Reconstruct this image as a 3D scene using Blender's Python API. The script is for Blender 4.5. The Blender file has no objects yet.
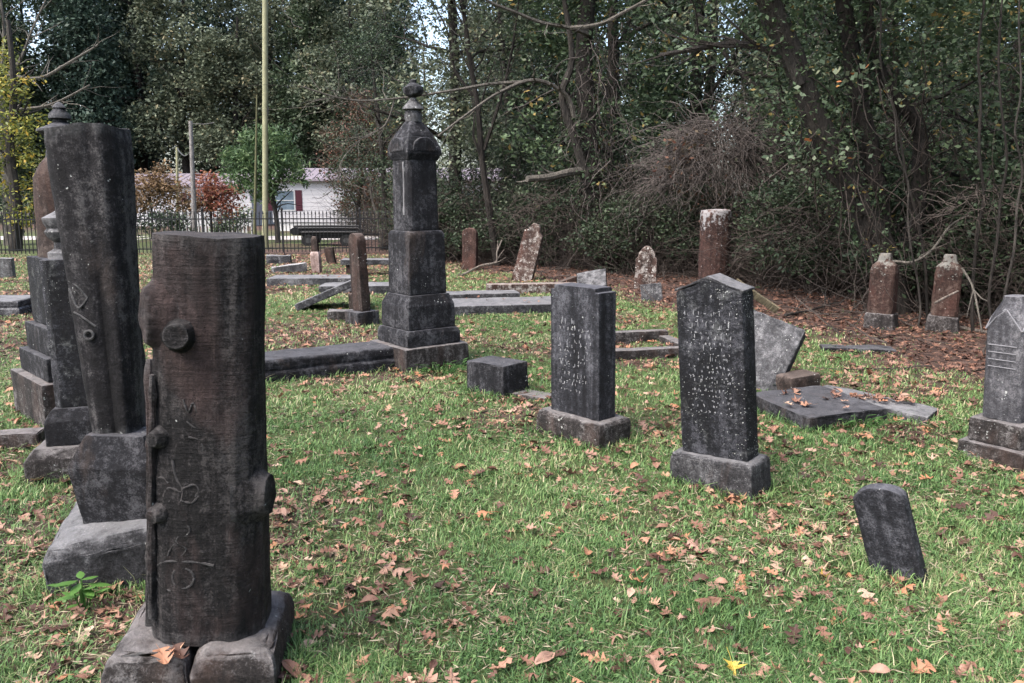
import bpy, bmesh, math, random
import numpy as np
from mathutils import Vector, Matrix, noise as mnoise
R = math.radians
random.seed(7)
rng = np.random.default_rng(11)
scn = bpy.context.scene
COL = scn.collection

# ------------------------------------------------------------------ camera
F_PX, CAM_Z = 800.0, 1.6
TH = math.atan(141.5 / F_PX)
cam = bpy.data.cameras.new('camera')
cam.sensor_width = 36.0
cam.lens = F_PX / 1024 * 36
cam.clip_start, cam.clip_end = 0.05, 2000
camo = bpy.data.objects.new('camera', cam)
COL.objects.link(camo)
camo.location = (0, 0, CAM_Z)
camo.rotation_euler = (math.pi / 2 - TH, 0, 0)
scn.camera = camo

# ------------------------------------------------------------------ overcast sky and a soft sun
SUN_EL, SUN_AZ = R(56), R(-128)         # azimuth: compass direction the light comes from, 0 = +Y, clockwise
w = bpy.data.worlds.new('World')
scn.world = w
w.use_nodes = True
nt = w.node_tree
bg = nt.nodes['Background']
sk = nt.nodes.new('ShaderNodeTexSky')
sk.sky_type = 'NISHITA'
sk.sun_disc = False
sk.sun_elevation = SUN_EL
sk.sun_rotation = SUN_AZ
sk.air_density, sk.dust_density, sk.ozone_density = 1.0, 4.0, 1.0
hsv = nt.nodes.new('ShaderNodeHueSaturation')
hsv.inputs['Saturation'].default_value = 0.9
nt.links.new(sk.outputs[0], hsv.inputs['Color'])
nt.links.new(hsv.outputs[0], bg.inputs[0])
bg.inputs[1].default_value = 0.15
sl = bpy.data.lights.new('sun', 'SUN')
sl.energy = 1.5
sl.angle = R(40)
sl.color = (1.0, 0.97, 0.93)
so = bpy.data.objects.new('sun', sl)
COL.objects.link(so)
sd = Vector((math.sin(SUN_AZ) * math.cos(SUN_EL), math.cos(SUN_AZ) * math.cos(SUN_EL), math.sin(SUN_EL)))
so.rotation_euler = sd.to_track_quat('Z', 'Y').to_euler()
vs = scn.view_settings
vs.view_transform, vs.look, vs.gamma, vs.use_curve_mapping = 'Standard', 'None', 1.0, False
vs.exposure = 1.85
scn.cycles.max_bounces = 5
scn.cycles.diffuse_bounces = 3
scn.cycles.transparent_max_bounces = 8

# ------------------------------------------------------------------ pixel -> place helpers
def ray(px, py):
    x, y = (px - 512) / F_PX, -(py - 341.5) / F_PX
    return x, math.cos(TH) + y * math.sin(TH), -math.sin(TH) + y * math.cos(TH)

def G(px, py, z=0.0):
    d = ray(px, py)
    t = (z - CAM_Z) / d[2]
    return d[0] * t, d[1] * t

def at(px, py, Y):
    d = ray(px, py)
    t = Y / d[1]
    return Vector((d[0] * t, Y, CAM_Z + d[2] * t))

def gh(x, y):
    """gentle lumps of the ground"""
    k = 0.0 if y > 30 else 1.0
    return k * (0.035 * mnoise.noise(Vector((x * 0.45, y * 0.45, 3.1))) + 0.012 * mnoise.noise(Vector((x * 2.1, y * 2.1, 8.0))))

# ------------------------------------------------------------------ materials
def nn(nt, typ, **kw):
    n = nt.nodes.new(typ)
    for k, v in kw.items():
        setattr(n, k, v)
    return n

def new_mat(name):
    m = bpy.data.materials.new(name)
    m.use_nodes = True
    nt = m.node_tree
    b = nt.nodes['Principled BSDF']
    b.inputs['Specular IOR Level'].default_value = 0.25
    return m, nt, b

def ramp(nt, stops, interp='LINEAR'):
    r = nn(nt, 'ShaderNodeValToRGB')
    r.color_ramp.interpolation = interp
    el = r.color_ramp.elements
    while len(el) < len(stops):
        el.new(0.5)
    for e, (p, c) in zip(el, stops):
        e.position = p
        e.color = (*c, 1) if len(c) == 3 else c
    return r

def mixc(nt, fac, a, b, blend='MIX'):
    m = nn(nt, 'ShaderNodeMix', data_type='RGBA', blend_type=blend)
    L = nt.links
    for s, v in ((0, fac), (6, a), (7, b)):
        if isinstance(v, bpy.types.NodeSocket):
            L.new(v, m.inputs[s])
        elif s == 0:
            m.inputs[0].default_value = v
        else:
            m.inputs[s].default_value = (*v, 1)
    return m.outputs[2]

def noise(nt, vec, scale, detail=6, rough=0.6, dist=0.0):
    n = nn(nt, 'ShaderNodeTexNoise')
    n.inputs['Scale'].default_value = scale
    n.inputs['Detail'].default_value = detail
    n.inputs['Roughness'].default_value = rough
    n.inputs['Distortion'].default_value = dist
    nt.links.new(vec, n.inputs['Vector'])
    return n.outputs['Fac']

def maprange(nt, v, a, b, c=0.0, d=1.0):
    m = nn(nt, 'ShaderNodeMapRange')
    nt.links.new(v, m.inputs[0])
    for i, x in zip((1, 2, 3, 4), (a, b, c, d)):
        m.inputs[i].default_value = x
    return m.outputs[0]

def math2(nt, op, a, b):
    m = nn(nt, 'ShaderNodeMath', operation=op)
    for i, v in enumerate((a, b)):
        if isinstance(v, bpy.types.NodeSocket):
            nt.links.new(v, m.inputs[i])
        else:
            m.inputs[i].default_value = v
    return m.outputs[0]

def obj_coords(nt):
    tc = nn(nt, 'ShaderNodeTexCoord')
    oi = nn(nt, 'ShaderNodeObjectInfo')
    add = nn(nt, 'ShaderNodeVectorMath', operation='MULTIPLY_ADD')
    cmb = nn(nt, 'ShaderNodeCombineXYZ')
    for i in range(3):
        nt.links.new(oi.outputs['Random'], cmb.inputs[i])
    nt.links.new(cmb.outputs[0], add.inputs[0])
    add.inputs[1].default_value = (17.3, 31.7, 11.9)
    nt.links.new(tc.outputs['Object'], add.inputs[2])
    return tc.outputs['Object'], add.outputs[0]

def scaled(nt, vec, s):
    m = nn(nt, 'ShaderNodeVectorMath', operation='MULTIPLY')
    nt.links.new(vec, m.inputs[0])
    m.inputs[1].default_value = s
    return m.outputs[0]

def stone(name, dark, mid, light, lichen=0.3, rust=None, rust_amt=0.3, lichen_col=(0.42, 0.43, 0.41), contrast=0.16, top=None, streak=0.45, spot=42, rough=0.88, edge=None, crust=0.5, bark=False):
    m, nt, b = new_mat(name)
    L = nt.links
    dark, mid, light = tuple(x * .5 for x in dark), tuple(x * .6 for x in mid), tuple(x * .95 for x in light)
    if rust: rust = tuple(x * .8 for x in rust)
    raw, v = obj_coords(nt)
    big = noise(nt, v, 2.6, 8, 0.68, 0.4)
    st = noise(nt, scaled(nt, v, (13, 13, 0.9)), 1.0, 5, 0.6)
    fine = noise(nt, v, 34, 6, 0.75)
    s1 = math2(nt, 'ADD', math2(nt, 'MULTIPLY', big, 1 - streak), math2(nt, 'MULTIPLY', st, streak))
    midn = noise(nt, v, 10, 7, 0.75, 0.3)
    gritn = noise(nt, v, 130, 5, 0.8)
    def cen(x, k): return math2(nt, 'MULTIPLY', math2(nt, 'SUBTRACT', x, 0.5), k)
    s2 = math2(nt, 'ADD', math2(nt, 'ADD', math2(nt, 'ADD', s1, cen(midn, 0.5)), math2(nt, 'ADD', cen(fine, 0.55), cen(gritn, 0.6))), -0.015)
    contrast *= 1.25
    col = ramp(nt, [(0.5 - contrast, dark), (0.5, mid), (0.5 + contrast, light)])
    L.new(s2, col.inputs[0])
    c = col.outputs[0]
    if rust:
        rm = noise(nt, scaled(nt, v, (3.0, 3.0, 1.2)), 1.0, 6, 0.65, 0.5)
        rmask = maprange(nt, rm, 0.62 - 0.3 * rust_amt, 0.72 - 0.2 * rust_amt)
        fr = maprange(nt, fine, 0.35, 0.65, 0.55, 1.25)
        rc = mixc(nt, 1.0, rust, rust)
        mm = nn(nt, 'ShaderNodeVectorMath', operation='SCALE')
        L.new(rc, mm.inputs[0]); L.new(fr, mm.inputs[3])
        c = mixc(nt, math2(nt, 'MULTIPLY', rmask, 0.8), c, mm.outputs[0])
    # lichen flecks
    vo = nn(nt, 'ShaderNodeTexVoronoi', feature='F1')
    vo.inputs['Scale'].default_value = spot
    vo.inputs['Randomness'].default_value = 1.0
    dist = noise(nt, v, 60, 3, 0.6)
    vv = nn(nt, 'ShaderNodeVectorMath', operation='MULTIPLY_ADD')
    L.new(dist, vv.inputs[0]); vv.inputs[1].default_value = (0.02, 0.02, 0.02); L.new(v, vv.inputs[2])
    L.new(vv.outputs[0], vo.inputs['Vector'])
    sep = nn(nt, 'ShaderNodeSeparateColor'); L.new(vo.outputs['Color'], sep.inputs[0])
    rad = maprange(nt, sep.outputs[0], 0.45, 1.0, 0.0, 0.42)
    patch = maprange(nt, noise(nt, v, 4.0, 4, 0.6), 0.62 - 0.35 * lichen, 0.72 - 0.1 * lichen)
    rad = math2(nt, 'MULTIPLY', rad, patch)
    sp = maprange(nt, math2(nt, 'SUBTRACT', rad, vo.outputs['Distance']), -0.02, 0.05)
    c = mixc(nt, math2(nt, 'MULTIPLY', sp, 0.75), c, lichen_col)
    a0 = 0.70 - 0.2 * lichen
    pl = maprange(nt, noise(nt, v, 8.5, 9, 0.8), a0, a0 + 0.12)
    c = mixc(nt, math2(nt, 'MULTIPLY', pl, crust), c, lichen_col)
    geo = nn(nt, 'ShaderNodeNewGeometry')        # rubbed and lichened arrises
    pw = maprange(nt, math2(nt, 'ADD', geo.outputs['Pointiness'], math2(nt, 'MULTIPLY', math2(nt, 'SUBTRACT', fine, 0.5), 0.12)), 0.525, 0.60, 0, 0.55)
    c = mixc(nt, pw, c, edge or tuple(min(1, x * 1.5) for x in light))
    sn = nn(nt, 'ShaderNodeSeparateXYZ'); L.new(geo.outputs['Normal'], sn.inputs[0])     # sky light on upper faces, painted in as a paler colour
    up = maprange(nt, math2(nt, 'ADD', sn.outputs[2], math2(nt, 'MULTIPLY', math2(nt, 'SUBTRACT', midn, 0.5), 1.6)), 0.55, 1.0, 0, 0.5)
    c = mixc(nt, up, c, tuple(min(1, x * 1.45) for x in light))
    if top is not None:       # crust of pale lichen growing down from the top of the stone, (z0, z1, amount)
        sx = nn(nt, 'ShaderNodeSeparateXYZ'); L.new(raw, sx.inputs[0])
        tz = maprange(nt, sx.outputs[2], top[0], top[1], 0, 1)
        tn = maprange(nt, noise(nt, v, 11, 7, 0.7), 0.3, 0.7, -0.5, 0.5)
        tm = maprange(nt, math2(nt, 'ADD', tz, tn), 0.45, 0.62)
        c = mixc(nt, math2(nt, 'MULTIPLY', tm, top[2]), c, lichen_col)
    L.new(c, b.inputs['Base Color'])
    b.inputs['Roughness'].default_value = rough
    bp = nn(nt, 'ShaderNodeBump'); bp.inputs['Strength'].default_value = 0.9; bp.inputs['Distance'].default_value = 0.014
    h = math2(nt, 'ADD', fine, math2(nt, 'MULTIPLY', gritn, 0.7))
    if bark:
        hz = noise(nt, scaled(nt, v, (7, 7, 85)), 1.0, 4, 0.6, 0.4); vt = noise(nt, scaled(nt, v, (28, 28, 2.2)), 1.0, 5, 0.65, 0.5)
        h = math2(nt, 'ADD', h, math2(nt, 'ADD', math2(nt, 'MULTIPLY', hz, 0.9), math2(nt, 'MULTIPLY', vt, 1.3)))
        bp.inputs['Distance'].default_value = 0.02
    L.new(h, bp.inputs['Height'])
    L.new(bp.outputs[0], b.inputs['Normal'])
    return m

BL, BM, BH = (0.006, 0.006, 0.008), (0.017, 0.017, 0.021), (0.075, 0.074, 0.080)
M = {}
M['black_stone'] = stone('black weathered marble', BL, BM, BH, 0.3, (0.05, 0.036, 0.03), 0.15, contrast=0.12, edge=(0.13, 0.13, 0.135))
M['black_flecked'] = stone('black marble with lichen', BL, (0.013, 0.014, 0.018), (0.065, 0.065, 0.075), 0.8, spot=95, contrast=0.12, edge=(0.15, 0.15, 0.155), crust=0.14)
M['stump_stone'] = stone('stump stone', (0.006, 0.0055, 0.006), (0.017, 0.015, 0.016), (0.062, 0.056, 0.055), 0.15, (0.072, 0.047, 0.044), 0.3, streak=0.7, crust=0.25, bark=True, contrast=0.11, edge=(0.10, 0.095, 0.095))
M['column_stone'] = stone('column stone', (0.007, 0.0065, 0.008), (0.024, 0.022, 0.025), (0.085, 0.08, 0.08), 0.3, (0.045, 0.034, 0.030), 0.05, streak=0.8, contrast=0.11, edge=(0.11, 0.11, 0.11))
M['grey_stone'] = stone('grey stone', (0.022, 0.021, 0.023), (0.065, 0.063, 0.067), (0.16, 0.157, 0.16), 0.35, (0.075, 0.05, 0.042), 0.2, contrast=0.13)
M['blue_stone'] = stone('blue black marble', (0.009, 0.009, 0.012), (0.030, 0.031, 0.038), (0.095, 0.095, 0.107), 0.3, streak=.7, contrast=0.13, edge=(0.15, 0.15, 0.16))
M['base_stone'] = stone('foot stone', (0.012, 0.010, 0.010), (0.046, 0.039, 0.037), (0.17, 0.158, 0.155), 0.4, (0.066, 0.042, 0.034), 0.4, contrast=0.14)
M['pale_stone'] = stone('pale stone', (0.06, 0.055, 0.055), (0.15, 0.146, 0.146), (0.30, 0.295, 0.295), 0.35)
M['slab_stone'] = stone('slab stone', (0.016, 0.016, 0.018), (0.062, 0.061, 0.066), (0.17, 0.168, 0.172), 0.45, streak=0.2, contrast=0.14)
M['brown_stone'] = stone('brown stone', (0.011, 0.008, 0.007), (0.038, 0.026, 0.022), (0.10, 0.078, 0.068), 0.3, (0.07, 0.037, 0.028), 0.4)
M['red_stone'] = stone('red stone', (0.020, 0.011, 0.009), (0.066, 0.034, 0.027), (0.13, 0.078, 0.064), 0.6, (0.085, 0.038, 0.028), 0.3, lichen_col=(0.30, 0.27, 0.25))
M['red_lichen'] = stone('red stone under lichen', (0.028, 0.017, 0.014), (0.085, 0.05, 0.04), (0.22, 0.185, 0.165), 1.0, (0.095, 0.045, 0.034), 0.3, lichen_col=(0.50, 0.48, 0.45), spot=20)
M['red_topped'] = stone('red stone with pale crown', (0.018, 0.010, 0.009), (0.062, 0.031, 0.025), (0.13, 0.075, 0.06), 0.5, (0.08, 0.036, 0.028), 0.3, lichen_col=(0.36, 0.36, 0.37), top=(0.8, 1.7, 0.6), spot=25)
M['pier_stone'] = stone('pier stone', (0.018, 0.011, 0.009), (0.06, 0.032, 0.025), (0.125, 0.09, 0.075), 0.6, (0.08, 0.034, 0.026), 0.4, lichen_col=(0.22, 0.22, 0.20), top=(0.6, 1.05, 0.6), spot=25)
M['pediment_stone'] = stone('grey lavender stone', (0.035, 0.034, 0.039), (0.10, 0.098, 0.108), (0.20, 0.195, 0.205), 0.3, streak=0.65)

def plain(name, col, var=0.25, scale=8, rough=0.7, metallic=0.0):
    m, nt, b = new_mat(name)
    raw, v = obj_coords(nt)
    n = noise(nt, v, scale, 6, 0.65)
    r = ramp(nt, [(0.25, tuple(x * (1 - var) for x in col)), (0.75, tuple(min(1, x * (1 + var)) for x in col))])
    nt.links.new(n, r.inputs[0])
    nt.links.new(r.outputs[0], b.inputs['Base Color'])
    b.inputs['Roughness'].default_value = rough
    b.inputs['Metallic'].default_value = metallic
    return m

def bark(name, col, col2, zs=2.5):
    m, nt, b = new_mat(name)
    raw, v = obj_coords(nt)
    n = noise(nt, scaled(nt, v, (9, 9, zs)), 1.0, 8, 0.7, 0.6)
    n2 = noise(nt, v, 2.0, 4, 0.6)
    r = ramp(nt, [(0.3, col), (0.7, col2)])
    nt.links.new(math2(nt, 'ADD', math2(nt, 'MULTIPLY', n, 0.7), math2(nt, 'MULTIPLY', n2, 0.3)), r.inputs[0])
    nt.links.new(r.outputs[0], b.inputs['Base Color'])
    b.inputs['Roughness'].default_value = 0.9
    bp = nn(nt, 'ShaderNodeBump'); bp.inputs['Strength'].default_value = 0.8; bp.inputs['Distance'].default_value = 0.03
    n3 = noise(nt, scaled(nt, v, (38, 38, 7)), 1.0, 6, 0.75, 0.8)
    hh = math2(nt, 'ADD', n, math2(nt, 'MULTIPLY', n3, 0.6))
    nt.links.new(hh, bp.inputs['Height']); nt.links.new(bp.outputs[0], b.inputs['Normal'])
    bp.inputs['Distance'].default_value = 0.05
    r2 = maprange(nt, n3, 0.35, 0.65, 0.35, 1.5)
    sc = nn(nt, 'ShaderNodeVectorMath', operation='SCALE')
    nt.links.new(r.outputs[0], sc.inputs[0]); nt.links.new(r2, sc.inputs[3]); nt.links.new(sc.outputs[0], b.inputs['Base Color'])
    return m

def leafmat(name, stops, attr=True, transl=0.25, rough=0.55):
    """colour varies from leaf to leaf"""
    m, nt, b = new_mat(name)
    L = nt.links
    if attr:
        a = nn(nt, 'ShaderNodeAttribute', attribute_name='rnd')
        src = a.outputs['Fac']
    else:
        src = nn(nt, 'ShaderNodeObjectInfo').outputs['Random']
    r = ramp(nt, stops)
    L.new(src, r.inputs[0])
    L.new(r.outputs[0], b.inputs['Base Color'])
    b.inputs['Roughness'].default_value = rough
    if transl:
        t = nn(nt, 'ShaderNodeBsdfTranslucent'); L.new(r.outputs[0], t.inputs[0])
        mx = nn(nt, 'ShaderNodeMixShader'); mx.inputs[0].default_value = transl
        L.new(b.outputs[0], mx.inputs[1]); L.new(t.outputs[0], mx.inputs[2])
        L.new(mx.outputs[0], nt.nodes['Material Output'].inputs[0])
    return m

M['iron'] = plain('black iron', (0.012, 0.012, 0.013), 0.3, 20, 0.5)
M['galv'] = plain('dull galvanised steel', (0.05, 0.05, 0.05), 0.4, 12, 0.6, 0.3)
M['white_siding'] = plain('white siding', (0.40, 0.39, 0.40), 0.06, 3, 0.6)
M['mauve_roof'] = plain('mauve metal roof', (0.17, 0.145, 0.165), 0.12, 2, 0.5)
M['maroon'] = plain('maroon shutter', (0.05, 0.01, 0.018), 0.15, 6, 0.5)
M['white_paint'] = plain('white paint', (0.36, 0.36, 0.36), 0.08, 6, 0.5)
M['glass'] = plain('window glass', (0.10, 0.13, 0.16), 0.4, 3, 0.12)
M['pole_yellow'] = plain('yellowish pole', (0.22, 0.215, 0.13), 0.25, 3, 0.6)
M['pole_green'] = plain('mossy pole', (0.08, 0.08, 0.04), 0.3, 4, 0.8)
M['pole_grey'] = bark('grey pole wood', (0.13, 0.12, 0.115), (0.27, 0.25, 0.24))
M['black_paint'] = plain('black paint', (0.008, 0.008, 0.009), 0.3, 6, 0.4)
M['rubber'] = plain('rubber', (0.012, 0.012, 0.012), 0.2, 8, 0.8)
M['cable'] = plain('cable', (0.05, 0.05, 0.05), 0.1, 4, 0.7)
M['road'] = plain('gravel road surface', (0.33, 0.30, 0.28), 0.25, 1.5, 0.95)
M['bark_dark'] = bark('dark bark', (0.008, 0.007, 0.006), (0.034, 0.028, 0.024))
M['bark_grey'] = bark('grey bark', (0.014, 0.012, 0.011), (0.06, 0.052, 0.045))
M['bark_pale'] = bark('pale branch bark', (0.05, 0.044, 0.038), (0.15, 0.135, 0.115))
M['bark_log'] = bark('bleached wood', (0.075, 0.06, 0.05), (0.21, 0.18, 0.155))
M['board'] = bark('weathered yellow board', (0.07, 0.056, 0.035), (0.17, 0.145, 0.095))
M['twig'] = bark('vine', (0.024, 0.019, 0.016), (0.088, 0.070, 0.060))
M['twig_grey'] = bark('grey twig', (0.03, 0.027, 0.025), (0.115, 0.105, 0.097))
M['twig_pink'] = bark('dry vine', (0.038, 0.031, 0.028), (0.135, 0.115, 0.106))
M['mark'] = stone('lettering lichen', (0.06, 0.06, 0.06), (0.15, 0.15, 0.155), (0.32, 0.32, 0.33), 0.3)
M['leaf_dark'] = leafmat('dark evergreen leaf', [(0, (0.0148, 0.0245, 0.0148)), (0.5, (0.0342, 0.0536, 0.0298)), (1, (0.0747, 0.1028, 0.0553))])
M['leaf_pine'] = leafmat('bluish evergreen leaf', [(0, (0.0157, 0.0292, 0.0213)), (0.6, (0.0363, 0.0610, 0.0452)), (1, (0.0788, 0.1125, 0.0788))])
M['leaf_olive'] = leafmat('olive leaf', [(0, (0.0406, 0.0516, 0.0333)), (0.5, (0.0891, 0.1085, 0.0697)), (0.9, (0.1610, 0.1792, 0.1148)), (1, (0.1980, 0.1737, 0.1008))])
M['leaf_mid'] = leafmat('mid green leaf', [(0, (0.0276, 0.0446, 0.0264)), (0.5, (0.0711, 0.1076, 0.0590)), (0.96, (0.1352, 0.1838, 0.0927)), (0.995, (0.2619, 0.2255, 0.0797)), (1, (0.3123, 0.2273, 0.0815))])
M['leaf_bright'] = leafmat('fresh green leaf', [(0, (0.035, 0.065, 0.03)), (0.6, (0.07, 0.12, 0.05)), (1, (0.13, 0.18, 0.075))])
M['leaf_yellow'] = leafmat('yellowing leaf', [(0, (0.06, 0.08, 0.025)), (0.5, (0.17, 0.19, 0.045)), (0.8, (0.30, 0.27, 0.05)), (1, (0.42, 0.28, 0.05))])
M['leaf_orange'] = leafmat('rusty leaf', [(0, (0.08, 0.06, 0.035)), (0.6, (0.19, 0.12, 0.065)), (1, (0.27, 0.18, 0.09))])
M['leaf_red'] = leafmat('red leaf', [(0, (0.10, 0.04, 0.03)), (0.6, (0.25, 0.085, 0.055)), (1, (0.30, 0.17, 0.09))])
M['leaf_redbrown'] = leafmat('red brown leaf', [(0, (0.03, 0.03, 0.018)), (0.5, (0.07, 0.05, 0.03)), (1, (0.17, 0.07, 0.05))])
LITTER = [(0, (0.03, 0.016, 0.012)), (0.22, (0.085, 0.042, 0.030)), (0.45, (0.19, 0.097, 0.066)), (0.72, (0.28, 0.172, 0.128)), (0.9, (0.30, 0.135, 0.07)), (1, (0.36, 0.26, 0.195))]
M['litter_stuff'] = leafmat('fallen leaf litter', LITTER, True, 0.1, 0.6)
M['litter_one'] = leafmat('fallen leaf', LITTER, False, 0.1, 0.6)
M['litter_yellow'] = leafmat('yellow fallen leaf', [(0, (0.36, 0.25, 0.04)), (1, (0.4, 0.28, 0.06))], False, 0.1)
M['grass'] = leafmat('grass blade', [(0, (0.042, 0.085, 0.03)), (0.40, (0.100, 0.185, 0.060)), (0.67, (0.185, 0.28, 0.10)), (0.78, (0.31, 0.305, 0.155)), (1, (0.47, 0.405, 0.27))], True, 0.3, 0.5)

# ------------------------------------------------------------------ objects helpers
def tag(o, label=None, cat=None, group=None, kind=None):
    if label: o['label'] = label
    if cat:
        o['category'] = cat
        o['kind'] = 'thing'
    if group: o['group'] = group
    if kind: o['kind'] = kind
    return o

def pose(x, y, z=0.0, phi=0.0, lean_x=0.0, lean_y=0.0):
    """phi turns about the vertical, then lean_x tips the top away (+) from the camera, lean_y tips it to the right (+)"""
    return Matrix.Translation((x, y, z)) @ Matrix.Rotation(R(lean_y), 4, 'Y') @ Matrix.Rotation(R(-lean_x), 4, 'X') @ Matrix.Rotation(R(phi), 4, 'Z')

def thing(name, label, cat, mat=None, group=None):
    o = bpy.data.objects.new(name, None)
    o.empty_display_size = 0.2
    COL.objects.link(o)
    if mat is not None: o.matrix_world = mat
    return tag(o, label, cat, group)

def link(name, me, mat, parent=None):
    o = bpy.data.objects.new(name, me)
    COL.objects.link(o)
    if mat is not None and not me.materials: me.materials.append(mat)
    if parent: o.parent = parent
    return o

def bm_obj(name, bm, mat, parent=None, smooth=True):
    me = bpy.data.meshes.new(name)
    bmesh.ops.recalc_face_normals(bm, faces=bm.faces[:])
    bm.to_mesh(me); bm.free()
    if smooth:
        me.shade_smooth()
        me.set_sharp_from_angle(angle=R(40))
    return link(name, me, mat, parent)

def np_mesh(name, verts, faces, rnd=None, smooth=False):
    """verts (n,3), faces (m,k)"""
    me = bpy.data.meshes.new(name)
    n, (m, k) = len(verts), faces.shape
    me.vertices.add(n); me.vertices.foreach_set('co', np.ascontiguousarray(verts, np.float32).ravel())
    me.loops.add(m * k); me.loops.foreach_set('vertex_index', np.ascontiguousarray(faces, np.int32).ravel())
    me.polygons.add(m)
    me.polygons.foreach_set('loop_start', np.arange(0, m * k, k, dtype=np.int32))
    me.update(calc_edges=True)
    if rnd is not None:
        a = me.attributes.new('rnd', 'FLOAT', 'FACE')
        a.data.foreach_set('value', np.ascontiguousarray(rnd, np.float32))
    if smooth: me.shade_smooth()
    return me

# ---- bmesh shapes
def rings(bm, rs, cap=True):
    """loft equal-length rings of points"""
    vs_ = [[bm.verts.new(p) for p in r] for r in rs]
    n = len(rs[0])
    for a, b in zip(vs_, vs_[1:]):
        for i in range(n):
            bm.faces.new((a[i], a[(i + 1) % n], b[(i + 1) % n], b[i]))
    if cap:
        bm.faces.new(vs_[0][::-1]); bm.faces.new(vs_[-1])
    return vs_

def rect(w, d, z, ox=0, oy=0):
    return [(ox - w / 2, oy - d / 2, z), (ox + w / 2, oy - d / 2, z), (ox + w / 2, oy + d / 2, z), (ox - w / 2, oy + d / 2, z)]

def octa(w, d, z, ch, ox=0, oy=0):
    a, b = w / 2, d / 2
    return [(ox + x, oy + y, z) for x, y in ((-a + ch, -b), (a - ch, -b), (a, -b + ch), (a, b - ch), (a - ch, b), (-a + ch, b), (-a, b - ch), (-a, -b + ch))]

def superell(w, d, z, e, n=28, ox=0, oy=0):
    out = []
    for i in range(n):
        t = 2 * math.pi * i / n
        c, s = math.cos(t), math.sin(t)
        out.append((ox + w / 2 * math.copysign(abs(c) ** (2 / e), c), oy + d / 2 * math.copysign(abs(s) ** (2 / e), s), z))
    return out

def prism_xz(bm, poly, d0, d1):
    """outline in x,z pushed from y=d0 to y=d1"""
    a = [bm.verts.new((x, d0, z)) for x, z in poly]
    b = [bm.verts.new((x, d1, z)) for x, z in poly]
    n = len(poly)
    for i in range(n):
        bm.faces.new((a[i], a[(i + 1) % n], b[(i + 1) % n], b[i]))
    bm.faces.new(a[::-1]); bm.faces.new(b)

def box(bm, x0, x1, y0, y1, z0, z1):
    rings(bm, [[(x0, y0, z0), (x1, y0, z0), (x1, y1, z0), (x0, y1, z0)], [(x0, y0, z1), (x1, y0, z1), (x1, y1, z1), (x0, y1, z1)]])

def lathe(bm, prof, n=20, ox=0, oy=0):
    rings(bm, [[(ox + r * math.cos(2 * math.pi * i / n), oy + r * math.sin(2 * math.pi * i / n), z) for i in range(n)] for r, z in prof])

def tube(bm, pts, rad, n=6, wob=0.0):
    pts = [Vector(p) for p in pts]
    if not hasattr(rad, '__len__'): rad = [rad] * len(pts)
    rs = []
    ref = Vector((0.31, 0.77, 0.55)).normalized()
    for i, p in enumerate(pts):
        t = (pts[min(i + 1, len(pts) - 1)] - pts[max(i - 1, 0)]).normalized()
        if abs(t.dot(ref)) > 0.95: ref = Vector((0.9, -0.3, 0.1)).normalized()
        u = t.cross(ref).normalized(); v = t.cross(u)
        rs.append([p + (u * math.cos(2 * math.pi * k / n) + v * math.sin(2 * math.pi * k / n)) * rad[i] * (1 + wob * (random.random() - 0.5)) for k in range(n)])
    rings(bm, rs)

def smooth_path(pts, sub=4):
    """Catmull-Rom through points"""
    pts = [Vector(p) for p in pts]
    P = [pts[0]] + pts + [pts[-1]]
    out = []
    for i in range(1, len(P) - 2):
        for k in range(sub):
            t = k / sub
            a, b, c, d = P[i - 1], P[i], P[i + 1], P[i + 2]
            out.append(0.5 * ((2 * b) + (c - a) * t + (2 * a - 5 * b + 4 * c - d) * t * t + (3 * b - a - 3 * c + d) * t ** 3))
    out.append(pts[-1])
    return out

def weather(bm, bev=0.012, cell=0.05, amp=0.003, seg=2, ang=28, big=0.0, chips=0.0):
    """wear: round the edges, break faces up and roughen them"""
    bmesh.ops.recalc_face_normals(bm, faces=bm.faces[:])
    if bev:
        es = [e for e in bm.edges if len(e.link_faces) == 2 and e.calc_face_angle(0) > R(ang)]
        bmesh.ops.bevel(bm, geom=es, offset=bev, segments=seg, profile=0.6, affect='EDGES', clamp_overlap=True)
    for _ in range(9):
        bmesh.ops.triangulate(bm, faces=[f for f in bm.faces if len(f.verts) > 3])
        es = [e for e in bm.edges if e.calc_length() > cell * 1.5]
        if not es or len(bm.faces) > 60000: break
        bmesh.ops.subdivide_edges(bm, edges=es, cuts=1)
    bmesh.ops.triangulate(bm, faces=[f for f in bm.faces if len(f.verts) > 3])
    bm.normal_update()
    o = Vector((random.uniform(0, 50), random.uniform(0, 50), random.uniform(0, 50)))
    sh = []
    for v in bm.verts:
        d = amp * mnoise.fractal(v.co * 16 + o, 0.8, 2.1, 3)
        if big: d += big * mnoise.noise(v.co * 3.2 + o)
        if chips:
            c = mnoise.noise(v.co * 9 + o * 1.7)
            # chips only where the surface turns
            k = 1 - min(1.0, (sum((f.normal for f in v.link_faces), Vector()) / max(1, len(v.link_faces))).length)
            if c > 0.05: d -= chips * (c - 0.05) * min(1.0, k * 25)
        sh.append(v.normal * d)
    for v, s in zip(bm.verts, sh): v.co += s
    return bm

def part_box(name, parent, mat, w, d, z0, z1, bev=0.012, cell=0.05, amp=0.003, top=None, ox=0, oy=0, big=0.0, chips=0.02):
    """weathered block, top=(w,d) for a battered one"""
    bm = bmesh.new()
    tw, td = top or (w, d)
    rings(bm, [rect(w, d, z0, ox, oy), rect(tw, td, z1, ox, oy)])
    weather(bm, bev, cell, amp, big=big, chips=chips)
    return bm_obj(name, bm, mat, parent)

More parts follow.
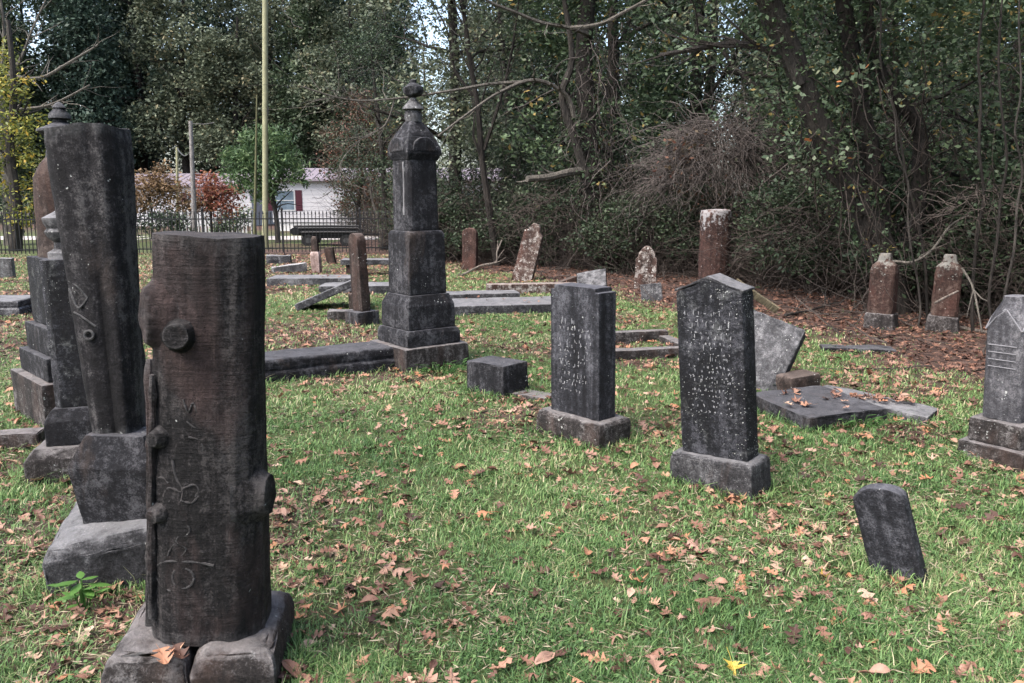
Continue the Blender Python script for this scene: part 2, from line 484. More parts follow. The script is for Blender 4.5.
def slab_thing(name, label, cat, mat, x, y, phi, w, d, h, z=-0.04, lean_x=0, lean_y=0, bev=0.012, cell=0.07, amp=0.004, big=0.006, group=None, moulded=False, top=None, chips=0.03):
    bm = bmesh.new()
    if moulded:
        rings(bm, [rect(w, d, z), rect(w, d, h * 0.38), rect(w - 0.05, d - 0.05, h * 0.5), rect(w - 0.03, d - 0.03, h * 0.62), rect(w - 0.03, d - 0.03, h * 0.9), rect(w - 0.07, d - 0.07, h)])
    else:
        rings(bm, [rect(w, d, z), rect(*(top or (w, d)), h)])
    weather(bm, bev, cell, amp, big=big, chips=chips)
    o = bm_obj(name, bm, mat)
    o.matrix_world = pose(x, y, 0, phi, lean_x, lean_y)
    return tag(o, label, cat, group)

def lettering(parent, rows, y_face, mat, seed, gap=0.018):
    """rows of worn letter strokes picked out by lichen: (x0, x1, z, height)"""
    r = random.Random(seed)
    bm = bmesh.new()
    for x0, x1, z, h in rows:
        x = x0
        while x < x1:
            wl = h * r.uniform(0.4, 0.75)
            if r.random() < 0.82:
                for _ in range(r.choice((1, 1, 2, 2, 3))):
                    if r.random() < 0.65:   # upright
                        sx = x + r.uniform(0, wl); sw = r.uniform(0.0025, 0.005); zz = z + r.uniform(0, h * 0.35); hh = h * r.uniform(0.4, 0.9)
                    else:
                        sx = x; sw = wl * r.uniform(0.5, 1); zz = z + r.choice((0, 0.45, 0.85)) * h; hh = r.uniform(0.003, 0.006)
                    n = 6
                    pts = [(sx + sw / 2 + sw / 2 * math.cos(2 * math.pi * k / n + 0.5) * r.uniform(0.7, 1.1), zz + hh / 2 + hh / 2 * math.sin(2 * math.pi * k / n + 0.5) * r.uniform(0.8, 1.1)) for k in range(n)]
                    prism_xz(bm, pts, y_face - 0.0022, y_face + 0.004)
            x += wl + gap * r.uniform(0.6, 1.6)
    return tag(bm_obj('lettering', bm, mat, parent, False), kind='stuff')

# ------------------------------------------------------------------ the ground
LITTER_LINE = [G(430, 262), G(520, 278), G(615, 292), G(690, 312), G(800, 332), G(870, 352), G(940, 378), G(1024, 402), (6.5, 4.5), (9, 1)]
LL = np.array(LITTER_LINE)

def smooth_noise(x, y, s, seed):
    """cheap value noise on arrays"""
    xi, yi = np.floor(x * s).astype(int), np.floor(y * s).astype(int)
    fx, fy = x * s - xi, y * s - yi
    fx, fy = fx * fx * (3 - 2 * fx), fy * fy * (3 - 2 * fy)
    def hsh(a, b):
        v = np.sin(a * 127.1 + b * 311.7 + seed * 74.7) * 43758.5453
        return v - np.floor(v)
    return (hsh(xi, yi) * (1 - fx) + hsh(xi + 1, yi) * fx) * (1 - fy) + (hsh(xi, yi + 1) * (1 - fx) + hsh(xi + 1, yi + 1) * fx) * fy

def fbm(x, y, s, seed):
    return 0.55 * smooth_noise(x, y, s, seed) + 0.3 * smooth_noise(x + 3.3, y - 7.1, s * 2.3, seed + 1) + 0.15 * smooth_noise(x - 5, y + 2, s * 5.1, seed + 2)

def woods(x, y):
    """1 beyond the litter line under the trees, 0 on the lawn"""
    x, y = np.asarray(x, float), np.asarray(y, float)
    best = np.full(x.shape, 1e9); sign = np.zeros(x.shape)
    for (ax, ay), (bx, by) in zip(LL[:-1], LL[1:]):
        dx, dy = bx - ax, by - ay
        t = np.clip(((x - ax) * dx + (y - ay) * dy) / (dx * dx + dy * dy), 0, 1)
        d = np.hypot(x - ax - t * dx, y - ay - t * dy)
        s = np.sign(dx * (y - ay) - dy * (x - ax))
        k = d < best
        best = np.where(k, d, best); sign = np.where(k, s, sign)
    sd_ = best * sign + 1.1 * (fbm(x, y, 0.8, 5) - 0.5)
    return np.clip(0.5 + sd_ / 1.1, 0, 1)

def litter(x, y):
    """how thick fallen leaves lie, 0..1"""
    x, y = np.asarray(x, float), np.asarray(y, float)
    n = fbm(x, y, 0.9, 21)
    l = np.clip((n - 0.52) * 2.6, 0, 0.6)
    l = np.maximum(l, woods(x, y) * 0.95)
    for cx, cy, rr, a in ((-2.0, 3.0, 1.4, 0.6), (-0.85, 2.75, 0.5, 0.45), (3.6, 4.2, 0.9, 0.85), (-2.6, 9.4, 1.6, 0.75), (-5.2, 9.0, 1.6, 0.6), (-7.5, 13, 3.0, 0.7), (-5.5, 18.5, 5.0, 0.6), (2.75, 5.4, 0.5, 0.6), (0.3, 5.9, 0.4, 0.4), (-6.5, 23.5, 6.5, 0.7)):
        d = np.hypot(x - cx, y - cy) / rr
        l = np.maximum(l, a * np.clip(1.35 - d, 0, 1) * (0.4 + 1.0 * n))
    return np.clip(l, 0, 1)

def ghv(x, y):
    k = np.where(y > 30, 0.0, 1.0)
    return k * np.array([gh(a, b) for a, b in zip(np.ravel(x), np.ravel(y))]).reshape(np.shape(x))

gx = np.unique(np.concatenate([np.linspace(-400, -20, 14), np.linspace(-20, 20, 200), np.linspace(20, 400, 14)]))
gy = np.unique(np.concatenate([np.linspace(-120, -4, 8), np.linspace(-4, 30, 180), np.linspace(30, 600, 22)]))
XX, YY = np.meshgrid(gx, gy)
ZZ = ghv(XX, YY)
nx, ny = len(gx), len(gy)
ii = (np.arange(ny - 1)[:, None] * nx + np.arange(nx - 1)[None, :]).ravel()
gf = np.stack([ii, ii + 1, ii + nx + 1, ii + nx], 1)
gme = np_mesh('ground', np.stack([XX.ravel(), YY.ravel(), ZZ.ravel()], 1), gf, None, True)
a = gme.attributes.new('litter', 'FLOAT', 'POINT')
a.data.foreach_set('value', litter(XX.ravel(), YY.ravel()).astype(np.float32))

def ground_mat():
    m, nt, b = new_mat('leafy lawn ground')
    L = nt.links
    tc = nn(nt, 'ShaderNodeTexCoord'); v = tc.outputs['Object']
    at_ = nn(nt, 'ShaderNodeAttribute', attribute_name='litter')
    n1 = noise(nt, v, 1.3, 8, 0.65); n2 = noise(nt, v, 22, 8, 0.75); n3 = noise(nt, v, 120, 4, 0.7)
    gr = ramp(nt, [(0.3, (0.032, 0.042, 0.016)), (0.55, (0.07, 0.085, 0.030)), (0.75, (0.125, 0.11, 0.055))])
    L.new(math2(nt, 'ADD', math2(nt, 'MULTIPLY', n1, 0.4), math2(nt, 'MULTIPLY', n2, 0.6)), gr.inputs[0])
    vo = nn(nt, 'ShaderNodeTexVoronoi', feature='F1'); vo.inputs['Scale'].default_value = 14
    L.new(v, vo.inputs['Vector'])
    sp = nn(nt, 'ShaderNodeSeparateColor'); L.new(vo.outputs['Color'], sp.inputs[0])
    lr = ramp(nt, [(0, (0.018, 0.012, 0.010)), (0.35, (0.042, 0.025, 0.020)), (0.7, (0.092, 0.055, 0.043)), (1, (0.15, 0.10, 0.08))])
    L.new(math2(nt, 'ADD', math2(nt, 'MULTIPLY', sp.outputs[0], 0.6), math2(nt, 'MULTIPLY', n2, 0.4)), lr.inputs[0])
    k = maprange(nt, math2(nt, 'ADD', at_.outputs['Fac'], math2(nt, 'MULTIPLY', math2(nt, 'SUBTRACT', n2, 0.5), 1.2)), 0.3, 0.55)
    c = mixc(nt, k, gr.outputs[0], lr.outputs[0])
    L.new(c, b.inputs['Base Color'])
    b.inputs['Roughness'].default_value = 0.95
    bp = nn(nt, 'ShaderNodeBump'); bp.inputs['Strength'].default_value = 0.9; bp.inputs['Distance'].default_value = 0.03
    L.new(math2(nt, 'ADD', n2, math2(nt, 'MULTIPLY', n3, 0.5)), bp.inputs['Height']); L.new(bp.outputs[0], b.inputs['Normal'])
    return m
tag(link('ground', gme, ground_mat()), kind='structure')

rd = bmesh.new()
rings_v = [(x, 33.2 + 0.5 * math.sin(x * 0.11), 36.6 + 0.5 * math.sin(x * 0.11 + 0.4)) for x in range(-120, 121, 6)]
prev = None
for x, y0, y1 in rings_v:
    c = (rd.verts.new((x, y0, 0.006)), rd.verts.new((x, y1, 0.006)))
    if prev: rd.faces.new((prev[0], c[0], c[1], prev[1]))
    prev = c
tag(bm_obj('road', rd, M['road']), kind='structure')

# ------------------------------------------------------------------ foliage generators
def leaves_mesh(name, blobs, n_clump, per, leaf, clump_r, seed, aspect=0.55, droop=0.0, shell=0.45, up=0.5):
    """blobs: (cx,cy,cz,rx,ry,rz); leaf-shaped faces gathered in clumps through the volume"""
    g = np.random.default_rng(seed)
    vol = np.array([b[3] * b[4] * b[5] for b in blobs]) ** 0.75
    which = g.choice(len(blobs), n_clump, p=vol / vol.sum())
    B = np.array(blobs)[which]
    d = g.normal(size=(n_clump, 3)); d /= np.linalg.norm(d, axis=1)[:, None]
    rr = g.random(n_clump) ** shell
    cc = B[:, :3] + d * rr[:, None] * B[:, 3:]
    cs = clump_r * g.uniform(0.5, 1.5, n_clump)
    k = g.poisson(per, n_clump).clip(3)
    idx = np.repeat(np.arange(n_clump), k)
    n = len(idx)
    off = g.normal(size=(n, 3)) * cs[idx][:, None] * np.array([0.6, 0.6, 0.42])
    P = cc[idx] + off
    P[:, 2] -= droop * np.hypot(off[:, 0], off[:, 1])
    nor = g.normal(size=(n, 3)); nor[:, 2] = np.abs(nor[:, 2]) + up
    nor /= np.linalg.norm(nor, axis=1)[:, None]
    u = np.cross(nor, g.normal(size=(n, 3))); u /= np.linalg.norm(u, axis=1)[:, None]
    v = np.cross(nor, u)
    s = leaf * g.uniform(0.55, 1.35, n)[:, None]
    verts = np.stack([P - u * s * 0.5, P - v * s * 0.5 * aspect + u * s * 0.05, P + u * s * 0.5, P + v * s * 0.5 * aspect + u * s * 0.05], 1).reshape(-1, 3)
    faces = np.arange(n * 4).reshape(n, 4)
    tone = np.clip(0.5 + 0.22 * g.normal(size=n_clump)[idx] + 0.17 * g.normal(size=n), 0, 1)
    return np_mesh(name, verts, faces, tone)

def strands_mesh(name, P, rad):
    """P (n,k,3) polylines, rad (n,k): thin three-sided stems"""
    n, k, _ = P.shape
    T = np.gradient(P, axis=1); T /= np.linalg.norm(T, axis=2)[:, :, None] + 1e-9
    ref = np.tile(np.array([0.3, 0.5, 0.81]), (n, k, 1))
    u = np.cross(T, ref); u /= np.linalg.norm(u, axis=2)[:, :, None] + 1e-9
    v = np.cross(T, u)
    ring = [P + (u * math.cos(a) + v * math.sin(a)) * rad[:, :, None] for a in (0, 2.094, 4.189)]
    V = np.stack(ring, 2).reshape(-1, 3)
    base = (np.arange(n)[:, None] * k + np.arange(k - 1)[None, :]) * 3
    fs = []
    for i in range(3):
        j = (i + 1) % 3
        fs.append(np.stack([base + i, base + j, base + 3 + j, base + 3 + i], -1).reshape(-1, 4))
    return np_mesh(name, V, np.concatenate(fs), None, True)

def walk_strands(starts, dirs, step, k, jit, grav, seed, r0, r1):
    g = np.random.default_rng(seed)
    n = len(starts)
    P = np.zeros((n, k, 3)); P[:, 0] = starts
    D = np.array(dirs, float)
    for i in range(1, k):
        D = D + g.normal(size=(n, 3)) * jit + np.array([0, 0, grav])
        D /= np.linalg.norm(D, axis=1)[:, None]
        P[:, i] = P[:, i - 1] + D * (step[:, None] if hasattr(step, '__len__') else step)
        P[:, i, 2] = np.maximum(P[:, i, 2], 0.02)
    f = np.linspace(0, 1, k)[None, :]
    rad = (r0 * (1 - f) + r1 * f) * g.uniform(0.6, 1.3, (n, 1))
    return P, rad

def trunk_bm(h, r, seed, lean=(0, 0), limbs=7, first=0.35, spread=0.5, limb_len=0.35, wob=0.03, n=9):
    rr = random.Random(seed)
    bm = bmesh.new()
    K = 9
    pts, rad = [], []
    ph = rr.uniform(0, 6)
    for i in range(K + 1):
        f = i / K
        pts.append((lean[0] * f * h + wob * h * math.sin(f * 4 + ph) * f, lean[1] * f * h + wob * h * math.cos(f * 3.3 + ph) * f, f * h - (0.12 if i == 0 else 0)))
        rad.append(r * (1.35 if i == 0 else 1.0) * (1 - 0.8 * f ** 1.1))
    P = smooth_path(pts, 2)
    RR = [rad[min(i // 2, K)] * (1 - (i % 2) * 0.04) for i in range(len(P))]
    tube(bm, P, RR, n, 0.12)
    for j in range(limbs):
        f = first + (0.95 - first) * (j + rr.random() * 0.6) / limbs
        base = P[min(len(P) - 1, int(f * (len(P) - 1)))]
        a = rr.uniform(0, 2 * math.pi)
        ln = limb_len * h * (1.15 - 0.7 * f) * rr.uniform(0.7, 1.2)
        d = Vector((math.cos(a), math.sin(a), spread * rr.uniform(0.4, 1.4)))
        lp = [base]
        for q in range(1, 6):
            d = d + Vector((rr.uniform(-.3, .3), rr.uniform(-.3, .3), rr.uniform(-.2, .25)))
            lp.append(lp[-1] + d.normalized() * ln / 5)
        r0 = r * (1 - 0.8 * f) * 0.55
        tube(bm, lp, [r0 * (1 - 0.8 * q / 5) for q in range(6)], 5, 0.1)
        for q in (2, 3, 4):
            d2 = d + Vector((rr.uniform(-1, 1), rr.uniform(-1, 1), rr.uniform(-.4, .8)))
            d2.normalize()
            p2 = [lp[q], lp[q] + d2 * ln * 0.2, lp[q] + d2 * ln * 0.38 + Vector((0, 0, rr.uniform(-.1, .1) * ln))]
            tube(bm, p2, [r0 * 0.4, r0 * 0.25, r0 * 0.1], 4)
    return bm

def bm_mesh(name, bm):
    me = bpy.data.meshes.new(name)
    bm.to_mesh(me); bm.free(); me.shade_smooth()
    return me

def tree_from(name, label, cat, trunk_me, crown_me, x, y, rot, s, sz=1.0, group=None, tmat=None, cmat=None, z=0.0, twig_me=None):
    t = thing(name, label, cat, Matrix.Translation((x, y, z)) @ Matrix.Rotation(rot, 4, 'Z') @ Matrix.Diagonal((s, s, s * sz, 1)), group)
    if trunk_me: link('trunk', trunk_me, tmat, t)
    if crown_me: link('crown', crown_me, cmat, t)
    if twig_me: tag(link('bare_twigs', twig_me, None, t), kind='stuff')
    return t

#@WOODS@
# ------------------------------------------------------------------ far wood behind the houses
TALL = []
for i in range(4):
    tm = bm_mesh('trunk', trunk_bm(17, 0.34, 40 + i, limbs=10, first=0.3, limb_len=0.24))
    tm.materials.append(M['bark_dark'])
    r_ = random.Random(60 + i)
    if i < 2:    # evergreen, leafy nearly to the ground
        bl = [(r_.uniform(-.6, .6), r_.uniform(-.6, .6), z, q, q, 2.3) for z, q in ((3.5, 2.7), (6.5, 3.4), (9.5, 3.4), (12.5, 3.0), (15.5, 2.3), (17.6, 1.4))]
        cm = leaves_mesh('crown', bl, 1500, 17, 0.29, 0.55, 70 + i)
        cm.materials.append(M['leaf_dark'] if i == 0 else M['leaf_pine'])
    else:
        bl = [(r_.uniform(-2.6, 2.6), r_.uniform(-2.6, 2.6), r_.uniform(5, 17.5), r_.uniform(1.6, 2.7), r_.uniform(1.6, 2.7), r_.uniform(1.2, 2.1)) for _ in range(12)]
        cm = leaves_mesh('crown', bl, 1200, 16, 0.28, 0.55, 70 + i)
        cm.materials.append(M['leaf_olive'] if i == 2 else M['leaf_dark'])
    TALL.append((tm, cm))
FAR_LABEL = ['broad dark evergreen tree in the wood beyond the houses', 'bluish evergreen tree in the wood beyond the houses', 'thin olive tree in the wood beyond the houses', 'dark tree with open crown in the wood beyond the houses']
FAR_GROUP = ['dark evergreens in the far wood', 'bluish evergreens in the far wood', 'olive trees in the far wood', 'open crowned trees in the far wood']
k = 0
for row, (Y0, n_, xa, xb) in enumerate(((58, 15, -44, 24), (66, 17, -52, 32), (76, 18, -60, 60))):
    for j in range(n_):
        x = xa + (xb - xa) * (j + random.uniform(-.3, .3)) / (n_ - 1)
        gap_px = 512 + 800 * x / Y0
        if abs(gap_px - 447) < 26 or abs(gap_px - 600) < 10 or abs(gap_px - 708) < 16: continue
        kind = random.choice((0, 1, 1, 2, 3)) if row else random.choice((0, 1, 0, 3, 2))
        s = random.uniform(0.85, 1.15) * (1, 1.1, 1.25)[row]
        tree_from('tall_tree', FAR_LABEL[kind], 'tree', *TALL[kind], x, Y0 + random.uniform(-3, 3), random.uniform(0, 6), s, random.uniform(0.9, 1.1), FAR_GROUP[kind])
        k += 1

# ------------------------------------------------------------------ trees and thicket of the wood on the right
MID = []
for i in range(4):
    tm = bm_mesh('trunk', trunk_bm(10, 0.19, 140 + i, lean=(random.uniform(-.06, .06), random.uniform(-.06, .06)), limbs=11, first=0.22, limb_len=0.3))
    tm.materials.append(M['bark_dark'] if i % 2 else M['bark_grey'])
    r_ = random.Random(160 + i)
    bl = [(r_.uniform(-2.0, 2.0), r_.uniform(-2.0, 2.0), r_.uniform(2.2, 10.5), r_.uniform(1.0, 1.9), r_.uniform(1.0, 1.9), r_.uniform(0.7, 1.3)) for _ in range(16)]
    cm = leaves_mesh('crown', bl, 780, 15, 0.115, 0.36, 170 + i)
    cm.materials.append((M['leaf_mid'], M['leaf_olive'], M['leaf_dark'], M['leaf_mid'])[i])
    g = np.random.default_rng(180 + i)
    n = 330
    st = np.stack([g.normal(size=n) * 1.3, g.normal(size=n) * 1.3, g.uniform(1.5, 10, n)], 1)
    dr = np.stack([st[:, 0] * .7 + g.normal(size=n) * .6, st[:, 1] * .7 + g.normal(size=n) * .6, g.normal(size=n) * .6 + .2], 1)
    P, rad = walk_strands(st, dr, g.uniform(.05, .15, n), 11, 0.3, 0.0, 190 + i, 0.011, 0.0035)
    wm = strands_mesh('bare_twigs', P, rad); wm.materials.append(M['twig_grey'])
    MID.append((tm, cm, wm))
MID_LABEL = ['leafy green understorey tree in the near wood behind the graves', 'olive brown understorey tree in the near wood behind the graves', 'very dark understorey tree in the near wood behind the graves', 'green understorey tree with a forked stem in the near wood behind the graves']
MID_GROUP = ['green trees of the right wood', 'olive trees of the right wood', 'dark trees of the right wood', 'forked green trees of the right wood']
mid_spots = [(-1.6, 23.5, 1), (2.6, 22.2, 0), (4.6, 20.2, 2), (6.0, 18.0, 1), (7.2, 15.4, 3), (8.4, 13.0, 0), (9.2, 10.6, 2), (10.5, 8.5, 3), (11.5, 12.5, 0),
             (-0.2, 27, 2), (6, 25, 0), (9, 22, 2), (11, 18.5, 3), (13.5, 15.5, 0), (5.5, 31, 1), (10, 29, 3), (15, 26, 0), (16, 20, 2), (17.5, 33, 1), (22, 28, 2), (7.0, 38, 2), (13, 38, 0), (21, 40, 2), (27, 36, 0), (13.5, 9.0, 2), (15, 12, 0), (19, 15, 3)]
for j, (x, y, kd) in enumerate(mid_spots):
    tree_from('understorey_tree', MID_LABEL[kd], 'tree', *MID[kd][:2], x, y, random.uniform(0, 6.28), random.uniform(0.85, 1.25), random.uniform(0.9, 1.15), MID_GROUP[kd], twig_me=MID[kd][2])

for x, y, kd in ((8.5, 4.5, 0), (9.5, 1.5, 2), (10, -2, 3), (10, -6, 0), (13, 3, 2), (13, -4, 1), (-4.2, 26.5, 2), (-3.0, 28.5, 0)):
    tree_from('understorey_tree', MID_LABEL[kd], 'tree', *MID[kd][:2], x, y, random.uniform(0, 6.28), 1.0 if x > 0 else .62, 1.05, MID_GROUP[kd], twig_me=MID[kd][2])

# undergrowth shrubs: leaves plus a tangle of bare stems
SHRUB = []
for i in range(3):
    r_ = random.Random(200 + i)
    bl = [(r_.uniform(-.7, .7), r_.uniform(-.7, .7), r_.uniform(0.35, 2.0), r_.uniform(.5, .9), r_.uniform(.5, .9), r_.uniform(.4, .7)) for _ in range(8)]
    cm = leaves_mesh('leaf_mass', bl, 330, 15, 0.085, 0.2, 210 + i)
    cm.materials.append((M['leaf_dark'], M['leaf_mid'], M['leaf_dark'])[i])
    n = 200
    g = np.random.default_rng(230 + i)
    st = np.stack([g.uniform(-.8, .8, n), g.uniform(-.8, .8, n), np.zeros(n)], 1)
    dr = np.stack([g.normal(size=n) * .45, g.normal(size=n) * .45, np.ones(n)], 1)
    P, rad = walk_strands(st, dr, g.uniform(0.12, 0.3, n), 12, 0.28, -0.05, 240 + i, 0.006, 0.0025)
    tm = strands_mesh('stems', P, rad); tm.materials.append(M['twig'])
    SHRUB.append((tm, cm))
SH_LABEL = ['dark leafy shrub with tangled stems at the foot of the wood', 'green leafy shrub with tangled stems at the foot of the wood', 'sparse dark shrub with many bare stems at the foot of the wood']
SH_GROUP = ['dark shrubs at the edge of the wood', 'green shrubs at the edge of the wood', 'sparse shrubs at the edge of the wood']
shrub_spots = []
edge = [(-2.2, 21.5), (-0.4, 20.4), (1.2, 19.0), (2.6, 17.8), (4.2, 16.8), (5.1, 15.2), (5.9, 13.4), (6.6, 12.0), (6.9, 10.6), (7.3, 9.2), (8.0, 7.6), (8.8, 6.0)]
for row in range(4):
    for (ax, ay), (bx, by) in zip(edge[:-1], edge[1:]):
        for f in (0.0, 0.5):
            if row and random.random() < 0.25: continue
            x, y = ax + (bx - ax) * f, ay + (by - ay) * f
            ddx, ddy = by - ay, -(bx - ax)
            L_ = math.hypot(ddx, ddy); o = 0.35 + row * 1.3 + random.uniform(-.3, .4)
            shrub_spots.append((x - ddx / L_ * o + random.uniform(-.3, .3), y - ddy / L_ * o + random.uniform(-.3, .3), row))
shrub_spots += [(-2.9, 25.2, 2), (-2.0, 24.6, 2), (-1.2, 23.6, 2), (-6.2, 36.5, 2), (-5.0, 36.9, 3), (-7.0, 37.5, 2), (-3.6, 36.8, 3), (-3.4, 27, 3)]
for x, y, row in shrub_spots:
    kd = random.choice((0, 1, 2, 2, 0))
    t = thing('undergrowth_shrub', SH_LABEL[kd], 'shrub', Matrix.Translation((x, y, 0)) @ Matrix.Rotation(random.uniform(0, 6.28), 4, 'Z') @ Matrix.Diagonal((1, 1, random.uniform(0.75, 1.15) * (1 + 0.12 * row), 1)), SH_GROUP[kd])
    link('stems', SHRUB[kd][0], None, t)
    link('leaf_mass', SHRUB[kd][1], None, t)
#@WOODS2@

# the named trees at the edge of the wood ---------------------------------------------------
def limb(parent, pts, r0, r1, mat, name='limb', n=7, sub=4, twigs=0, seed=0, tw_len=0.5):
    bm = bmesh.new()
    P = smooth_path(pts, sub)
    K = len(P) - 1
    tube(bm, P, [r0 + (r1 - r0) * i / K for i in range(K + 1)], n, 0.1)
    r_ = random.Random(seed)
    for _ in range(twigs):
        i = r_.randint(K // 4, K)
        d = (P[min(i + 1, K)] - P[max(i - 1, 0)]).normalized() + Vector((r_.uniform(-1, 1), r_.uniform(-1, 1), r_.uniform(-.6, .9)))
        d.normalize()
        q = [P[i]]
        for s in range(4):
            d = (d + Vector((r_.uniform(-.4, .4), r_.uniform(-.4, .4), r_.uniform(-.3, .3)))).normalized()
            q.append(q[-1] + d * tw_len * r_.uniform(0.15, 0.4))
        rr = r0 + (r1 - r0) * i / K
        tube(bm, q, [rr * 0.45, rr * 0.38, rr * 0.3, rr * 0.2, rr * 0.08], 4)
    return bm_obj(name, bm, mat, parent)

def ivy_leaves(name, parent, path, rad, n_clump, per, leaf, mat, seed):
    """leaves of the climbers hugging a stem"""
    P = smooth_path(path, 3)
    r_ = random.Random(seed)
    bl = []
    for p in P:
        bl.append((p.x + r_.uniform(-.1, .1), p.y + r_.uniform(-.1, .1), p.z, rad, rad, rad))
    me = leaves_mesh(name, bl, n_clump, per, leaf, 0.16, seed)
    return link(name, me, mat, parent)

def W(pxs, Y):
    return [at(px, py, Y if not isinstance(Y, (list, tuple)) else Y[i]) for i, (px, py) in enumerate(pxs)]

def rooted(name, label, cat, px, py, group=None):
    x, y = G(px, py)
    return thing(name, label, cat, Matrix.Translation((x, y, 0)), group), Vector((x, y, 0))

def local(pts, o):
    return [p - o for p in pts]

# vine-hung tree whose stem stands at 590,268
t, o = rooted('vine_covered_tree', 'tall vine covered tree with a broken stub and long bare limbs reaching left', 'tree', 592, 268)
Yt = o.y
stem = local(W([(594, 272), (592, 220), (590, 170), (586, 110), (584, 50), (588, -20), (584, -110), (590, -200)], Yt), o)
limb(t, stem, 0.27, 0.14, M['bark_grey'], 'trunk', 11)
limb(t, local(W([(588, 185), (572, 130), (562, 95), (572, 60), (566, 10), (556, -50)], [Yt - .35] * 6), o), 0.11, 0.05, M['bark_grey'], 'limb', 8)
limb(t, local(W([(574, 118), (566, 95), (535, 80), (500, 92), (470, 112), (438, 136)], [Yt - .4, Yt - .5, Yt - 1, Yt - 1.6, Yt - 2, Yt - 2.4]), o), 0.06, 0.018, M['bark_pale'], 'limb', 6, twigs=7, seed=3, tw_len=0.7)
limb(t, local(W([(522, 82), (490, 84), (455, 90), (400, 98), (350, 100), (300, 86)], [Yt - 1, Yt - 1.4, Yt - 1.8, Yt - 2.2, Yt - 2.6, Yt - 3]), o), 0.04, 0.012, M['bark_pale'], 'limb', 6, twigs=16, seed=5, tw_len=1.1)
limb(t, local(W([(395, 98), (385, 125), (360, 140), (340, 165), (352, 185)], [Yt - 2.2, Yt - 2.3, Yt - 2.4, Yt - 2.6, Yt - 2.7]), o), 0.02, 0.008, M['bark_pale'], 'limb', 5, twigs=18, seed=9, tw_len=0.9)
limb(t, local(W([(590, 35), (570, 28), (540, 22), (515, 12), (490, 2), (470, -12)], [Yt - .2, Yt - .6, Yt - .9, Yt - 1.2, Yt - 1.5, Yt - 1.8]), o), 0.05, 0.03, M['bark_pale'], 'limb', 6, twigs=4, seed=6)
limb(t, local(W([(570, 28), (600, 24), (628, 10), (655, -5), (690, -30)], [Yt - .6, Yt - .8, Yt - 1, Yt - 1.2, Yt - 1.3]), o), 0.05, 0.03, M['bark_pale'], 'limb', 6, twigs=3, seed=7)
limb(t, local(W([(600, 171), (585, 170), (566, 173), (550, 177), (527, 179)], [Yt - .1, Yt - .3, Yt - .6, Yt - .8, Yt - 1.1]), o), 0.10, 0.07, M['bark_pale'], 'broken_limb', 8, twigs=5, seed=44)
g = np.random.default_rng(77)
n = 260
st = np.stack([g.normal(size=n) * .32, g.normal(size=n) * .32 - .1, g.uniform(0.2, 5.5, n)], 1)
P, rad = walk_strands(st, np.stack([g.normal(size=n) * .5, g.normal(size=n) * .5, -np.ones(n) * .8], 1), g.uniform(.06, .2, n), 12, 0.3, -0.12, 78, 0.014, 0.004)
link('vines', strands_mesh('vines', P, rad), M['twig_pink'], t)
ivy_leaves('climber_leaves', t, stem, 0.55, 420, 12, 0.10, M['leaf_mid'], 31)
bl = [tuple(at(px, py, Yt + dy) - o) + (r, r, r * .8) for px, py, dy, r in ((560, -20, 0, 1.3), (640, 20, .3, 1.2), (620, -60, 0, 1.6), (540, 40, .8, 1.0), (660, 90, .5, 1.1), (530, 120, .9, .9), (640, 140, .3, .9), (545, 150, .4, .7), (680, -40, .3, 1.3), (500, -70, .5, 1.3), (600, -160, 0, 2))]
link('crown', leaves_mesh('crown', bl, 900, 14, 0.14, 0.34, 33), M['leaf_mid'], t)

# slim leaning tree at 495,268
t, o = rooted('slim_tree', 'slim dark tree rising behind the rounded red headstone', 'tree', 497, 266)
Ys = o.y
limb(t, local(W([(498, 270), (490, 215), (482, 160), (478, 110), (470, 60), (462, 0), (450, -80)], Ys), o), 0.10, 0.04, M['bark_dark'], 'trunk', 8, twigs=16, seed=12, tw_len=1.8)
limb(t, local(W([(484, 150), (500, 100), (512, 50), (520, -10)], Ys), o), 0.05, 0.02, M['bark_dark'], 'limb', 6, twigs=8, seed=13, tw_len=1.4)
limb(t, local(W([(478, 100), (455, 70), (447, 30), (425, -10)], Ys), o), 0.04, 0.015, M['bark_dark'], 'limb', 6, twigs=8, seed=14, tw_len=1.4)
bl = [tuple(at(px, py, Ys + dy) - o) + (r, r, r * .8) for px, py, dy, r in ((455, 30, 0, .9), (510, 40, .4, 1.0), (470, 110, .5, .8), (520, 190, .2, .6), (450, 155, .8, .7), (500, 150, .9, .8), (440, -30, 0, 1.3), (515, -40, 0, 1.3))]
link('crown', leaves_mesh('crown', bl, 330, 11, 0.12, 0.33, 35), M['leaf_olive'], t)

# many-stemmed leaning tree on the right
t, o = rooted('leaning_tree', 'large dark many stemmed tree leaning left above the two shouldered red stones', 'tree', 893, 312)
Yb = o.y
sA = local(W([(895, 318), (884, 260), (860, 205), (838, 165), (812, 110), (792, 55), (768, 0), (738, -60), (700, -130)], [Yb, Yb, Yb, Yb - .1, Yb - .2, Yb - .3, Yb - .5, Yb - .7, Yb - 1]), o)
limb(t, sA, 0.23, 0.11, M['bark_grey'], 'trunk', 11)
sB = local(W([(892, 290), (880, 220), (872, 160), (858, 100), (850, 40), (838, -30), (835, -120)], [Yb + .1] * 7), o)
limb(t, sB, 0.17, 0.08, M['bark_dark'], 'trunk', 10)
sC = local(W([(897, 280), (915, 220), (920, 165), (918, 125), (890, 90), (870, 40), (868, -40)], [Yb + .3] * 7), o)
limb(t, sC, 0.13, 0.07, M['bark_dark'], 'trunk', 9)
limb(t, local(W([(862, 215), (838, 185), (820, 165), (800, 140)], Yb - .2), o), 0.05, 0.03, M['bark_dark'], 'limb', 6, twigs=5, seed=18)
